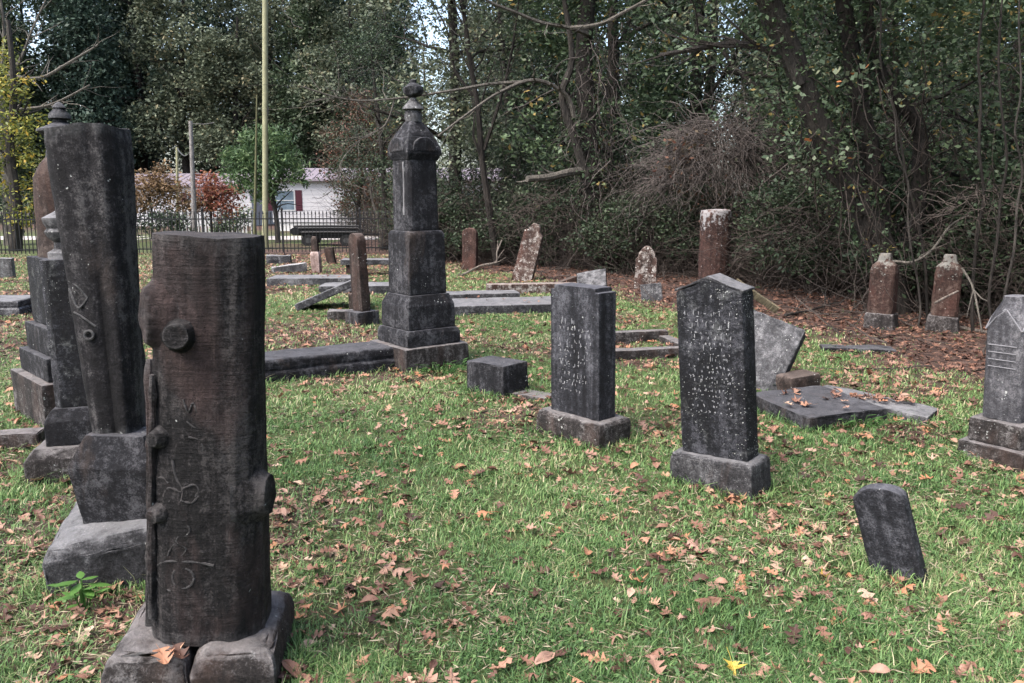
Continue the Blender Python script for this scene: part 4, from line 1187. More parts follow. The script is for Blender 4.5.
cb = bm_obj('cap_block', bm, M['black_stone'], t); cb.rotation_euler = (0, R(2), R(-4)); cb.location.x = .02
bm = bmesh.new()
rings(bm, [rect(.52, .58, -.08), rect(.50, .56, .20), rect(.44, .46, .25)])
weather(bm, .016, .035, .008, 2, 15, .02, .06)
rb = bm_obj('rock_base', bm, M['slab_stone'], t); rb.rotation_euler = (R(4), R(-7), R(10)); rb.location = (.0, -.03, -.01)

# dark square pillar behind that
t = thing('pillar_monument', 'black lichen flecked square pillar with small urn behind the tall broken column', 'monument', pose(-2.56, 4.72, 0, 14, 0, -1.0))
bm = bmesh.new(); rings(bm, [octa(.31, .31, .395, .045), octa(.30, .30, 1.265, .045)]); weather(bm, .006, .05, .002)
bm_obj('shaft', bm, M['black_flecked'], t)
bm = bmesh.new(); rings(bm, [rect(.40, .40, .18), rect(.41, .41, .33), rect(.32, .32, .40)]); weather(bm, .008, .04, .003, big=.003, chips=.01)
bm_obj('cap_block', bm, M['black_stone'], t)
bm = bmesh.new(); rings(bm, [rect(.60, .58, -.05), rect(.60, .58, .13), rect(.50, .48, .19)]); weather(bm, .009, .04, .005, big=.008, chips=.02)
bm_obj('rock_base', bm, M['base_stone'], t)
bm = bmesh.new(); lathe(bm, [(.11, 1.262), (.11, 1.30), (.075, 1.32), (.07, 1.36), (.10, 1.39), (.115, 1.42), (.10, 1.44), (.115, 1.47), (.12, 1.50), (.06, 1.53), (.03, 1.55)], 18, -.02, 0); weather(bm, 0, .06, .003)
bm_obj('urn', bm, M['grey_stone'], t)

# stepped monument with draped shaft at the far left
t = thing('draped_monument', 'stepped black monument with reddish shaft and little finial, farthest left behind the broken column', 'monument', pose(-3.27, 5.98, 0, -45))
part_box('base_block', t, M['base_stone'], .80, .80, -.05, .33, .015, .06, .004, big=.006)
part_box('step', t, M['black_stone'], .68, .68, .332, .50, .012, .06, .003)
part_box('step', t, M['black_stone'], .59, .59, .502, .70, .012, .06, .003)
part_box('die', t, M['black_flecked'], .50, .50, .702, 1.19, .012, .06, .003)
bm = bmesh.new()
lathe(bm, [(.225, 1.192), (.22, 1.3), (.215, 1.6), (.205, 1.76), (.16, 1.86), (.12, 1.9)], 20); weather(bm, 0, .06, .006, big=.01)
bm_obj('shaft', bm, M['brown_stone'], t)
bm = bmesh.new()
lathe(bm, [(.12, 1.89), (.10, 2.03), (.13, 2.07), (.16, 2.085), (.16, 2.10), (.10, 2.125), (.05, 2.15), (.045, 2.17), (.075, 2.18), (.07, 2.21), (.045, 2.235), (.04, 2.245), (.045, 2.255), (.02, 2.285), (.005, 2.295)], 18); weather(bm, 0, .05, .003)
bm_obj('finial', bm, M['black_stone'], t)

slab_thing('grave_kerb', 'low pale kerb stone at the left edge beside the stepped monument', 'grave kerb', M['base_stone'], -3.85, 4.98, 10, 1.5, .14, .10, chips=.04)
slab_thing('ledger_slab', 'dark flat grave slab at the left edge beyond the stepped monument', 'grave slab', M['slab_stone'], -8.0, 11.5, 6, 2.0, .8, .2, moulded=True)
slab_thing('low_headstone', 'tiny pale headstone at the left edge among the fallen leaves', 'headstone', M['pale_stone'], -10.55, 16.6, 10, .4, .16, .42)

# ------------------------------------------------------------------ tall monument with urn
t = thing('urn_monument', 'tall black stepped monument with gabled cap and broken urn on top', 'monument', pose(-0.93, 7.86, 0, -52, 0, -0.2))
part_box('base_block', t, M['base_stone'], .72, .72, -.05, .215, .015, .05, .004, big=.006, chips=.04)
bm = bmesh.new(); rings(bm, [rect(.60, .60, .217), rect(.60, .60, .33), rect(.565, .565, .372)]); weather(bm, .012, .05, .003, chips=.03); bm_obj('step', bm, M['black_stone'], t)
bm = bmesh.new(); rings(bm, [rect(.535, .535, .374), rect(.525, .525, .60), rect(.50, .50, .63), rect(.45, .45, .70)]); weather(bm, .012, .05, .003, ang=12, chips=.03); bm_obj('plinth', bm, M['black_stone'], t)
bm = bmesh.new(); rings(bm, [rect(.415, .415, .702), rect(.40, .40, 1.28), rect(.36, .36, 1.31)]); weather(bm, .01, .05, .002, chips=.02)
die = bm_obj('die', bm, M['black_stone'], t)
bm = bmesh.new(); rings(bm, [octa(.34, .34, 1.312, .03), octa(.325, .325, 1.975, .03)]); weather(bm, .006, .05, .002)
bm_obj('shaft', bm, M['black_stone'], t)
# pale run of lichen down the shaft edge
bm = bmesh.new()
zz = np.linspace(1.46, 1.955, 12)
prism_xz(bm, [(-.058 - .022 * random.random() * (1 - i / 14), z) for i, z in enumerate(zz)] + [(-.046 + .024 * random.random() * i / 12, z) for i, z in list(enumerate(zz))[::-1]], -.1755, -.155)
for v in bm.verts: v.co.x = (v.co.x + .046) * 1.1 + .085
bm_obj('lichen_run', bm, M['slab_stone'], t, False)
bm = bmesh.new()
rings(bm, [rect(.33, .33, 1.97), rect(.35, .35, 2.0), rect(.385, .385, 2.03), rect(.385, .385, 2.06), rect(.365, .365, 2.10), rect(.30, .30, 2.185)])
weather(bm, .01, .04, .003, ang=12, chips=.03)
bm_obj('cornice', bm, M['black_stone'], t)
for k in range(4):     # rounded gables of the cap
    bm = bmesh.new()
    pts = [(-.13, 2.05)] + [(.13 * math.cos(a), 2.06 + .12 * math.sin(a)) for a in np.linspace(math.pi, 0, 12)] + [(.13, 2.05)]
    prism_xz(bm, pts, -.20, -.08)
    for v in bm.verts: v.co = Matrix.Rotation(k * math.pi / 2, 3, 'Z') @ v.co
    weather(bm, .012, .05, .003)
    bm_obj('gable', bm, M['black_stone'], t)
bm = bmesh.new(); rings(bm, [rect(.295, .295, 2.183), rect(.275, .275, 2.21), rect(.12, .12, 2.335)]); weather(bm, .012, .05, .003, ang=12); bm_obj('roof', bm, M['black_stone'], t)
bm = bmesh.new(); lathe(bm, [(.075, 2.33), (.085, 2.36), (.082, 2.42), (.065, 2.435), (.105, 2.445), (.10, 2.46), (.05, 2.515), (.03, 2.54), (.028, 2.55)], 16); weather(bm, 0, .04, .003)
bm_obj('pedestal', bm, M['grey_stone'], t)
bm = bmesh.new(); lathe(bm, [(.028, 2.545), (.04, 2.555), (.085, 2.58), (.098, 2.615), (.092, 2.65), (.06, 2.675), (.035, 2.685), (.035, 2.71), (.005, 2.72)], 16); weather(bm, 0, .02, .010, big=.016)
for v in bm.verts:      # a bite broken out of the bowl
    q = v.co - Vector((.03, -.09, 2.60))
    if q.length < .06: v.co += Vector((-.01, .035, 0.005)) * (1 - q.length / .06)
bm_obj('urn', bm, M['black_stone'], t)

slab_thing('grave_ledger', 'long dark moulded grave ledger butting against the tall urn monument', 'grave slab', M['black_stone'], -1.93, 7.32, 32, 1.75, .50, .21, moulded=True)
slab_thing('square_stone', 'plain black block of stone on the grass beside the tall urn monument', 'stone block', M['black_stone'], -.12, 6.62, -44, .45, .32, .265, top=(.43, .30), lean_y=-1.5)
slab_thing('flat_stone', 'small flat stone flush with the grass beside the black block', 'flat stone', M['base_stone'], .17, 6.42, -35, .36, .2, .035)

# ------------------------------------------------------------------ inscribed headstones in the middle
t = thing('shouldered_headstone', 'thick black headstone with a stepped top and white flecked lettering', 'headstone', pose(.483, 5.285, 0, -49, 0, -0.8))
bm = bmesh.new(); rings(bm, [rect(.60, .31, -.05), rect(.60, .31, .15), rect(.57, .28, .172)]); weather(bm, .01, .035, .004, chips=.03, big=.004); bm_obj('base', bm, M['base_stone'], t)
bm = bmesh.new()
prism_xz(bm, [(-.225, .17), (.225, .17), (.222, 1.012), (.188, 1.014), (.185, 1.042), (-.185, 1.045), (-.188, 1.014), (-.222, 1.012)], -.082, .082)
weather(bm, .006, .03, .002, chips=.012); bm_obj('tablet', bm, M['blue_stone'], t)
lettering(t, [(-.14, .14, .745, .024), (-.14, .15, .665, .022), (-.13, .12, .595, .022), (-.14, .12, .53, .02), (-.12, .12, .40, .02), (-.13, .10, .33, .02), (-.13, .12, .78, .05), (-.11, .15, .70, .045), (-.15, .1, .63, .04), (-.08, .12, .56, .04), (-.13, .05, .50, .035), (-.1, .1, .43, .035), (-.14, .02, .37, .03)], -.082, M['mark'], 3)

t = thing('pointed_headstone', 'large black pointed headstone with lichen lettering leaning slightly on a grey base', 'headstone', pose(1.175, 4.31, 0, -42, 0, -4.2))
bm = bmesh.new(); rings(bm, [rect(.50, .24, -.08), rect(.50, .24, .185), rect(.47, .21, .205)]); weather(bm, .012, .035, .004, chips=.03)
bm_obj('base', bm, M['grey_stone'], t)
bm = bmesh.new()
prism_xz(bm, [(-.195, .203), (.205, .203), (.195, 1.125), (.12, 1.145), (.015, 1.195), (-.01, 1.197), (-.10, 1.15), (-.195, 1.12)], -.068, .068)
weather(bm, .008, .03, .002, chips=.01); bm_obj('tablet', bm, M['black_flecked'], t)
bm = bmesh.new()     # overhanging gable coping
for s in (-1, 1):
    prism_xz(bm, [(s * .203, 1.121), (s * .203, 1.134), (s * .125, 1.157), (0, 1.209), (0, 1.19)], -.070, .072)
weather(bm, .003, .03, .0015, ang=40); bm_obj('coping', bm, M['slab_stone'], t)
lettering(t, [(-.14, .14, .955, .016), (-.13, .13, .89, .016), (-.14, .13, .83, .014), (-.13, .14, .775, .014), (-.13, .13, .70, .018), (-.13, .13, .645, .014), (-.14, .13, .54, .014), (-.12, .13, .48, .016), (-.13, .12, .45, .014), (-.15, .16, .985, .036), (-.12, .12, .92, .042), (-.1, .11, .855, .03), (-.12, .1, .80, .028), (-.09, .11, .74, .034), (-.12, .1, .67, .022), (-.1, .12, .62, .022), (-.13, .08, .565, .022), (-.1, .1, .51, .022)], -.068, M['mark'], 8)

# small leaning tablet
t = thing('small_tablet', 'small black round shouldered tablet leaning in the grass at the right', 'headstone', pose(1.675, 3.21, -.02, -40, 5, -16))
bm = bmesh.new()
arc = [(.105 * math.cos(a), .385 + .055 * math.sin(a)) for a in np.linspace(0, math.pi, 14)]
prism_xz(bm, [(-.105, -.1), (.105, -.1)] + arc, -.034, .034)
weather(bm, .006, .02, .002, chips=.01); bm_obj('tablet', bm, M['blue_stone'], t)

# fallen stones behind the pointed headstone
t = thing('fallen_slab', 'broad grey speckled slab tipped on its side behind the pointed headstone', 'grave slab', pose(2.13, 6.85, .27, -30, 12, 27))
bm = bmesh.new(); rings(bm, [[(-.38, -.12, -.44), (.30, -.12, -.44), (.30, .12, -.44), (-.38, .12, -.44)], [(-.38, -.12, .34), (.30, -.12, .34), (.30, .12, .34), (-.38, .12, .34)]])
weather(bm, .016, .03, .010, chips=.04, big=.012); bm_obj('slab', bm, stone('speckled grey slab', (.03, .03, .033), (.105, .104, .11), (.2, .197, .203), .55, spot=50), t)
slab_thing('broken_block', 'small reddish broken block lying between the tipped slab and the flat dark slab', 'stone block', M['brown_stone'], 2.40, 6.55, 20, .30, .22, .17, lean_y=-4, bev=.025, big=.02)
slab_thing('flat_slab', 'flat square black grave slab behind the pointed headstone', 'grave slab', M['black_stone'], 2.27, 5.82, 20, .70, .70, .125, amp=.008, big=.012, chips=.05, lean_x=-1.5)
slab_thing('flat_slab', 'narrow leaf strewn slab sloping beside the flat square black slab', 'grave slab', M['slab_stone'], 2.76, 5.95, -42, .86, .34, .10, lean_y=2, lean_x=-3)
slab_thing('sunken_slab', 'thin dark slab sunk among leaves in front of the two shouldered red stones', 'grave slab', M['black_stone'], 3.75, 8.55, -12, .75, .25, .03, big=.02)

# plank leaning behind the pointed headstone
bm = bmesh.new(); tube(bm, [(0, 0, 0)] * 1 + [(.001, 0, 0)], .001) if False else box(bm, -.2, .3, -.012, .012, -.04, .04)
weather(bm, .004, .06, .003)
pl = bm_obj('wooden_board', bm, M['board'])
q = at(752, 293, 7.9)
pl.matrix_world = Matrix.Translation(q) @ Matrix.Rotation(R(-20), 4, 'Z') @ Matrix.Rotation(R(33), 4, 'Y') @ Matrix.Rotation(R(30), 4, 'X')
tag(pl, 'yellowish weathered board propped up behind the pointed headstone', 'board')
bm = bmesh.new()
rings(bm, [rect(.22, .2, 0), rect(.2, .18, .30), rect(.14, .12, .345)]); weather(bm, .02, .05, .01, big=.02)
sb = bm_obj('stone_fragment', bm, M['brown_stone']); sb.matrix_world = pose(2.45, 7.95, -.05, 25, 0, 25)
tag(sb, 'brown stone fragment with the yellowish board resting against it', 'stone block')

# grey pointed monument at the right edge
t = thing('gabled_monument', 'lavender grey gabled monument on a two step base at the right edge', 'monument', pose(3.13, 4.84, 0, -62, 0, -3.6))
part_box('base_block', t, M['base_stone'], .41, .41, -.05, .115, .01, .04, .004, chips=.03)
part_box('step', t, M['base_stone'], .33, .33, .117, .265, .01, .04, .003, chips=.02)
bm = bmesh.new()
rings(bm, [octa(.235, .235, .267, .02), octa(.225, .225, .84, .02), octa(.21, .21, .91, .045), octa(.115, .115, 1.0, .02), octa(.105, .105, 1.03, .02)])
weather(bm, .006, .035, .002, ang=15); bm_obj('shaft', bm, M['pediment_stone'], t)
for k in range(4):
    bm = bmesh.new()
    tube(bm, [(-.108, -.111, .83), (-.055, -.107, .90), (0, -.085, .95), (.055, -.107, .90), (.108, -.111, .83)], .0045, 6)
    if k % 2 == 0:
        for z in (.60, .645, .69, .735): tube(bm, [(-.085, -.1145, z), (.085, -.1145, z)], .004, 5)
    for v in bm.verts: v.co = Matrix.Rotation(k * math.pi / 2, 3, 'Z') @ v.co
    bm_obj('gable', bm, M['pediment_stone'], t)

# two shouldered red piers before the leaning tree
def pier(label, x, y, s, phi, ly):
    t = thing('shouldered_pier', label, 'headstone', pose(x, y, 0, phi, 0, ly), 'shouldered red stones under the leaning tree')
    part_box('base', t, M['base_stone'], .38 * s, .36 * s, -.05, .20, .03, .06, .008, top=(.33 * s, .31 * s), big=.02, chips=.04)
    bm = bmesh.new()
    rings(bm, [octa(.30 * s, .28 * s, .198, .03), octa(.29 * s, .27 * s, .68, .03), octa(.30 * s, .28 * s, .71, .04), octa(.27 * s, .25 * s, .80, .06), octa(.16 * s, .15 * s, .86, .03), octa(.14 * s, .13 * s, .93, .03), octa(.12 * s, .11 * s, .95, .02)])
    weather(bm, .008, .05, .006, ang=15, chips=.03, big=.006)
    bm_obj('shaft', bm, M['pier_stone'], t)
x, y = G(886, 330); pier('left one of two shouldered red stones with pale tops under the leaning tree', x, y + .15, 1.0, -38, -.6)
x, y = G(949, 333); pier('right one of two shouldered red stones with pale tops, nearer the grey gabled monument', x, y + .15, 1.02, -30, .6)

# round column and lichened stone at the back
bm = bmesh.new()
lathe(bm, [(.30, -.05), (.295, .2), (.285, .8), (.29, 1.36), (.275, 1.41), (.20, 1.425)], 26)
weather(bm, 0, .07, .008, big=.015)
x, y = G(717, 286)
o = bm_obj('round_column', bm, M['red_topped']); o.matrix_world = pose(x, y + .28, 0, 0, 0, -.5)
tag(o, 'round red column stump with whitened top behind the pointed headstone', 'column')

t = thing('lichened_headstone', 'red headstone crusted with white lichen and pointed like a gothic arch', 'headstone', pose(*G(645, 290), 0, -14, 2, 2))
bm = bmesh.new()
prism_xz(bm, [(-.19, -.1), (.19, -.1), (.19, .56), (.15, .60), (.145, .66), (.09, .74), (.03, .79), (-.03, .79), (-.09, .74), (-.145, .66), (-.15, .60), (-.19, .56)], -.07, .07)
weather(bm, .012, .05, .006, chips=.03); bm_obj('tablet', bm, M['red_lichen'], t)
slab_thing('footstone', 'small grey footstone tipped against the white lichened stone', 'footstone', M['slab_stone'], *G(652, 300), -10, .34, .13, .26, lean_x=18, lean_y=-4, cell=.06)

t = thing('rounded_headstone', 'red round topped headstone upright beside the slim tree', 'headstone', pose(*G(470, 270), 0, -22, 1, .6))
bm = bmesh.new(); prism_xz(bm, [(-.18, -.1), (.18, -.1)] + [(.18 * math.cos(a), .84 + .13 * math.sin(a)) for a in np.linspace(0, math.pi, 12)], -.06, .06); weather(bm, .012, .06, .006)
bm_obj('tablet', bm, M['red_stone'], t)
t = thing('leaning_headstone', 'tall speckled red headstone leaning to the right in front of the vines', 'headstone', pose(*G(522, 281), 0, -18, 3, 14))
bm = bmesh.new(); prism_xz(bm, [(-.21, -.15), (.21, -.15), (.20, .95), (.13, 1.02), (.12, 1.10), (.06, 1.17), (-.05, 1.17), (-.10, 1.08), (-.19, 1.0)], -.07, .07); weather(bm, .014, .06, .007, chips=.03)
bm_obj('tablet', bm, M['red_lichen'], t)

# slabs lying about the back of the lawn
slab_thing('tilted_slab', 'pale square slab tipped up on the leaves behind the thick black headstone', 'grave slab', M['slab_stone'], *G(592, 288), -20, .55, .10, .42, lean_x=52, lean_y=5, cell=.06)
slab_thing('tilted_slab', 'thin brown slab lying aslant left of the pale square slab', 'grave slab', M['brown_stone'], *G(566, 284), 30, .55, .3, .09, lean_y=-16, cell=.06)
slab_thing('fallen_shaft', 'long pinkish stone bar lying on the grass behind the thick black headstone', 'stone bar', M['red_lichen'], .35, 13.9, 8, 1.6, .26, .17, cell=.08)
slab_thing('ledger_slab', 'broad pale grave slab on the grass right of the urn monument', 'grave slab', M['slab_stone'], -.10, 11.75, 12, 1.75, .95, .13, cell=.08)
slab_thing('ledger_slab', 'narrower dark grave slab behind the broad pale one, right of the urn monument', 'grave slab', M['slab_stone'], -.75, 12.7, 10, 1.7, .5, .15, cell=.08)
slab_thing('ledger_slab', 'long flat grave slab with pointed end before the iron fence, left of the urn monument', 'grave slab', M['slab_stone'], -3.75, 15.4, 2, 1.75, .75, .15, cell=.08)
slab_thing('ledger_slab', 'low grave slab on the grass partly behind the brown tablet', 'grave slab', M['slab_stone'], -2.4, 14.1, 4, 1.9, .7, .14, cell=.08)
slab_thing('propped_slab', 'heavy dark slab propped at a slant beside the brown tablet', 'grave slab', M['slab_stone'], -2.63, 11.9, 14, 1.05, .72, .30, z=.20, lean_y=-23, cell=.07)
slab_thing('support_block', 'rough brown block holding up the slanted slab', 'stone block', M['brown_stone'], -2.25, 11.75, 8, .3, .4, .26, cell=.06, big=.02)
slab_thing('support_block', 'small low block left of the foot of the brown tablet', 'stone block', M['base_stone'], -2.3, 10.75, 6, .38, .24, .13, cell=.06)
t = thing('brown_tablet', 'narrow brown rounded tablet on a square foot beside the slanted slab', 'headstone', pose(-1.97, 10.42, 0, -48, 0, -2))
part_box('base', t, M['black_stone'], .34, .32, -.05, .17, .012, .05, .004)
bm = bmesh.new(); prism_xz(bm, [(-.12, .168), (.12, .168)] + [(.115 * math.cos(a), 1.07 + .11 * math.sin(a)) for a in np.linspace(0, math.pi, 12)], -.065, .065); weather(bm, .012, .05, .004)
bm_obj('tablet', bm, M['brown_stone'], t)
t = thing('marker_post', 'slim pinkish stone marker with a notched top in front of the iron fence', 'headstone', pose(*G(317, 272), 0, -12, 0, -2))
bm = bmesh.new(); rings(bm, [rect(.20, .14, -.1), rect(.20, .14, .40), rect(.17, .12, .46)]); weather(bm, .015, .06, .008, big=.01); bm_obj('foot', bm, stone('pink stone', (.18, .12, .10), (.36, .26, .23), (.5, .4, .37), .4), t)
bm = bmesh.new(); rings(bm, [rect(.16, .11, .455), rect(.15, .10, .72), rect(.08, .06, .80)]); weather(bm, .015, .06, .006); bm_obj('tip', bm, M['brown_stone'], t)
slab_thing('broken_stump', 'short brown broken headstone just right of the slim pink marker', 'headstone', M['brown_stone'], *G(332, 264), -10, .22, .12, .42, lean_y=-9, cell=.06)
slab_thing('loose_stone', 'pale flat loose stone left of the slim pink marker', 'loose stone', M['pale_stone'], *G(290, 272), 24, .75, .3, .16, lean_y=-7, cell=.07, big=.03)
slab_thing('loose_stone', 'grey blocky loose stone near the iron fence, left of the pale flat one', 'loose stone', M['slab_stone'], *G(279, 264), 12, .6, .35, .22, cell=.07, big=.03)
t = thing('stone_bench', 'low grey slab on two stone blocks behind the urn monument', 'bench', pose(*G(377, 274), 0, 3))
bm = bmesh.new(); rings(bm, [rect(1.5, .5, .22), rect(1.5, .5, .33)]); weather(bm, .012, .08, .004); bm_obj('top', bm, M['slab_stone'], t)
for s in (-.5, .5):
    bm = bmesh.new(); rings(bm, [rect(.3, .4, -.05, s), rect(.28, .38, .218, s)]); weather(bm, .015, .08, .006); bm_obj('support', bm, M['brown_stone'], t)

# low kerb round a plot
t = thing('plot_kerb', 'low stone kerb framing a leafy plot between the two inscribed headstones', 'grave kerb', pose(1.05, 8.55, 0, 12))
for nm, x0, x1, y0, y1, h in (('front_kerb', -.5, .85, -.5, -.36, .08), ('back_kerb', -.5, .85, .36, .5, .12), ('end_kerb', -.5, -.37, -.355, .355, .03), ('end_kerb', .72, .85, -.355, .355, .07)):
    bm = bmesh.new(); box(bm, x0, x1, y0, y1, -.05, h); weather(bm, .012, .06, .005, big=.008, chips=.03); bm_obj(nm, bm, M['base_stone'], t)

# fallen branches
def branch(label, pts, Y, r0, r1, mat, twigs=5, seed=0, sink=0.0):
    P = W(pts, Y) if not isinstance(Y, str) else [Vector((*G(px, py), .04)) for px, py in pts]
    o = P[0].copy(); o.z = 0
    bm = bmesh.new()
    Q = smooth_path(local(P, o), 4); K = len(Q) - 1
    tube(bm, Q, [r0 + (r1 - r0) * i / K for i in range(K + 1)], 7, .12)
    r_ = random.Random(seed)
    for _ in range(twigs):
        i = r_.randint(2, K); d = (Q[i] - Q[i - 1]).normalized() + Vector((r_.uniform(-.8, .8), r_.uniform(-.8, .8), r_.uniform(0, .5)))
        tube(bm, [Q[i], Q[i] + d.normalized() * .15, Q[i] + d.normalized() * .3 + Vector((0, 0, r_.uniform(-.04, .08)))], [r1, r1 * .7, r1 * .4], 4)
    b_ = bm_obj('fallen_branch', bm, mat); b_.location = o
    tag(b_, label, 'branch')
branch('pale peeled stick lying on the leaves left of the grey gabled monument', [(944, 333), (958, 331), (972, 333), (990, 336)], 'g', .03, .018, M['bark_log'], 2, 1)
branch('pale bare branch rising from leaves beside the red round topped headstone', [(445, 281), (462, 275), (480, 266), (496, 262), (497, 252), (502, 240)], [17.0, 17.0, 17.0, 17.2, 17.2, 17.3], .03, .014, M['bark_log'], 4, 2)
branch('short broken stick leaning against the right shouldered red stone', [(935, 303), (944, 298), (958, 291)], [9.2, 9.25, 9.3], .015, .011, M['bark_log'], 0, 3)
branch('bent grey stem drooping in front of the right shouldered red stone', [(962, 268), (972, 285), (977, 305), (982, 332)], [9.3, 9.2, 9.1, 9.0], .013, .009, M['bark_pale'], 3, 4)
branch('thin dead branch lying on leaves behind the tipped slab', [(785, 318), (810, 313), (835, 305)], 'g', .022, .012, M['bark_grey'], 3, 5)

#@GRASS@
# ------------------------------------------------------------------ small green plants
def sprig(name, label, x, y, n, r, leaf, h, mat, seed, cat='plant'):
    g = random.Random(seed)
    bm = bmesh.new(); bs = bmesh.new()
    for i in range(n):
        a = g.uniform(0, 6.28); rr = r * g.random() ** .6; hh = h * g.uniform(.4, 1.1)
        p = Vector((rr * math.cos(a), rr * math.sin(a), hh))
        tube(bs, [(p.x * .3, p.y * .3, -.01), (p.x * .7, p.y * .7, hh * .7), p], [.004, .003, .002], 4)
        d = Vector((math.cos(a), math.sin(a), g.uniform(-.1, .5))).normalized()
        s = Vector((-d.y, d.x, 0)).normalized(); nrm = d.cross(s)
        ln = leaf * g.uniform(.7, 1.3)
        sec = [(0, .04), (.2, .17), (.45, .24), (.7, .19), (.9, .08), (1, .01)]
        rows = []
        for f, wv in sec:
            c = p + d * ln * f + nrm * ln * -.12 * f * f
            rows.append([bm.verts.new(c - s * ln * wv + nrm * .12 * ln * wv * -1), bm.verts.new(c), bm.verts.new(c + s * ln * wv + nrm * .12 * ln * wv * -1)])
        for A, B in zip(rows, rows[1:]):
            for k in (0, 1): bm.faces.new((A[k], A[k + 1], B[k + 1], B[k]))
    t = thing(name, label, cat, Matrix.Translation((x, y, gh(x, y))))
    bm_obj('leaves', bm, mat, t); bm_obj('stalks', bs, mat, t)
FRESH = leafmat('fresh weed leaf', [(0, (.045, .12, .025)), (1, (.09, .18, .042))], False, .3, .45)
WEED = leafmat('weed leaf', [(0, (.03, .075, .02)), (1, (.06, .13, .035))], False, .3, .45)
x, y = G(84, 606); sprig('seedling', 'bright green seedling growing at the foot of the broken column', x, y, 13, .05, .075, .13, FRESH, 5)
x, y = G(440, 371); sprig('weed', 'low leafy weed at the foot of the urn monument', x, y, 60, .32, .055, .09, WEED, 6)
x, y = G(475, 402); sprig('weed', 'small weed beside the plain black block', x, y, 16, .1, .05, .07, WEED, 7)
x, y = G(862, 428); sprig('weed', 'round leaved weed creeping along the flat square black slab', x, y, 40, .26, .05, .08, WEED, 8)
x, y = G(738, 303); sprig('weed', 'bright leafy weed under the round red column', x, y, 34, .3, .10, .25, WEED, 9)
x, y = G(775, 390); sprig('weed', 'little weed between the tipped slab and the broken block', x, y, 12, .08, .05, .12, WEED, 10)
x, y = G(640, 588); sprig('clover_tuft', 'clover tuft in the grass below the pointed headstone', x, y, 10, .06, .03, .05, WEED, 11)

# ------------------------------------------------------------------ fallen leaves
def leaf_shape(seed, lobes):
    """lobed oak or sweetgum leaf with a stalk, dried and curled; about one unit long"""
    g = random.Random(seed)
    bm = bmesh.new()
    out = []
    if lobes == 'star':
        for k in range(5):
            a = math.pi / 2 + (k - 2) * R(56) + g.uniform(-.12, .12)
            ln = (.40, .52, .6, .52, .40)[k] * g.uniform(.85, 1.1)
            am = a - R(28)
            out.append((.17 * math.cos(am), .17 * math.sin(am)))
            out.append((ln * .55 * math.cos(a - .22), ln * .55 * math.sin(a - .22)))
            out.append((ln * math.cos(a), ln * math.sin(a)))
            out.append((ln * .55 * math.cos(a + .22), ln * .55 * math.sin(a + .22)))
        out.append((-.16, -.16)); out.append((.0, -.12)); out.append((.16, -.16))
    else:
        N = 26
        side = []
        for k in range(1, N):
            f = k / N
            if lobes == 'oak':      # deep rounded lobes
                env = .34 * math.sin(math.pi * f ** .8) ** .7
                wv = env * (.62 + .42 * math.sin(f * 6.28 * 3.3 - 1.2)) + .03
            else:                   # plain oval with a shallow toothed edge
                wv = .27 * math.sin(math.pi * f ** .9) ** .8 + .012 * (k % 2)
            side.append((wv * g.uniform(.94, 1.06), -.5 + f * 1.02))
        skew = g.uniform(.8, 1.1)
        out = [(0, -.5)] + side + [(0, .54)] + [(-x * skew, y + .015) for x, y in side[::-1]]
    c = bm.verts.new((0, 0, 0))
    vs_ = [bm.verts.new((x, y, 0)) for x, y in out]
    mid = [bm.verts.new((x * .4, y * (.5 if lobes == 'star' else .92), 0)) for x, y in out]
    m = len(vs_)
    for i in range(m):
        j = (i + 1) % m
        bm.faces.new((c, mid[i], mid[j])); bm.faces.new((mid[i], vs_[i], vs_[j], mid[j]))
    k1, k2, ph = g.uniform(.4, 1.7), g.uniform(-.8, 1.1), g.uniform(0, 6)
    for v in bm.verts:
        x, y = v.co.x, v.co.y
        v.co.z = k1 * abs(x) ** 1.6 * .9 + k2 * y * y * .7 + .09 * math.sin(7 * x + ph) * math.cos(6 * y + ph)
    tube(bm, [(0, -.02, .0), (0, -.5, .02), (.04, -.85, .05)], [.012, .01, .008], 3)
    me = bpy.data.meshes.new('fallen_leaf')
    bm.to_mesh(me); bm.free()
    return me
LEAVES = [leaf_shape(i, ('oak', 'star', 'oak', 'beech', 'oak', 'oak', 'star', 'oak')[i]) for i in range(8)]

def blocked(x, y, pad=0.0):
    """footprints of the nearest monuments, where no leaf or blade can stand"""
    b = np.zeros(np.shape(x), bool)
    for cx, cy, ph, w_, d_ in ((-1.07, 2.57, 8, .54, .48), (-1.72, 3.42, 10, .58, .58), (-2.62, 4.72, 14, .58, .56), (-3.24, 5.98, -45, .68, .68), (-.955, 7.86, -50, .7, .7), (.483, 5.285, -49, .58, .29), (1.175, 4.31, -42, .48, .22), (-.12, 6.62, -44, .43, .3), (3.245, 4.9, -50, .44, .44), (2.27, 5.82, 20, .66, .66), (1.655, 3.21, -40, .24, .06), (2.76, 5.95, -42, .8, .3), (-1.93, 7.32, 32, 1.7, .48)):
        c, s = math.cos(R(ph)), math.sin(R(ph))
        lx, ly = (x - cx) * c + (y - cy) * s, -(x - cx) * s + (y - cy) * c
        b |= (np.abs(lx) < w_ / 2 + pad) & (np.abs(ly) < d_ / 2 + pad)
    return b

def scatter(n, y0, y1, power, seed, margin=0.8):
    """points on the visible wedge of ground, thinning with distance"""
    g = np.random.default_rng(seed)
    u = g.random(n)
    if power == 2: y = y0 * (y1 / y0) ** u                      # ~1/y^2 per area
    else: y = (y0 ** (2 - power) + u * (y1 ** (2 - power) - y0 ** (2 - power))) ** (1 / (2 - power))
    x = (g.random(n) * 2 - 1) * (0.66 * y + margin)
    return x, y, g

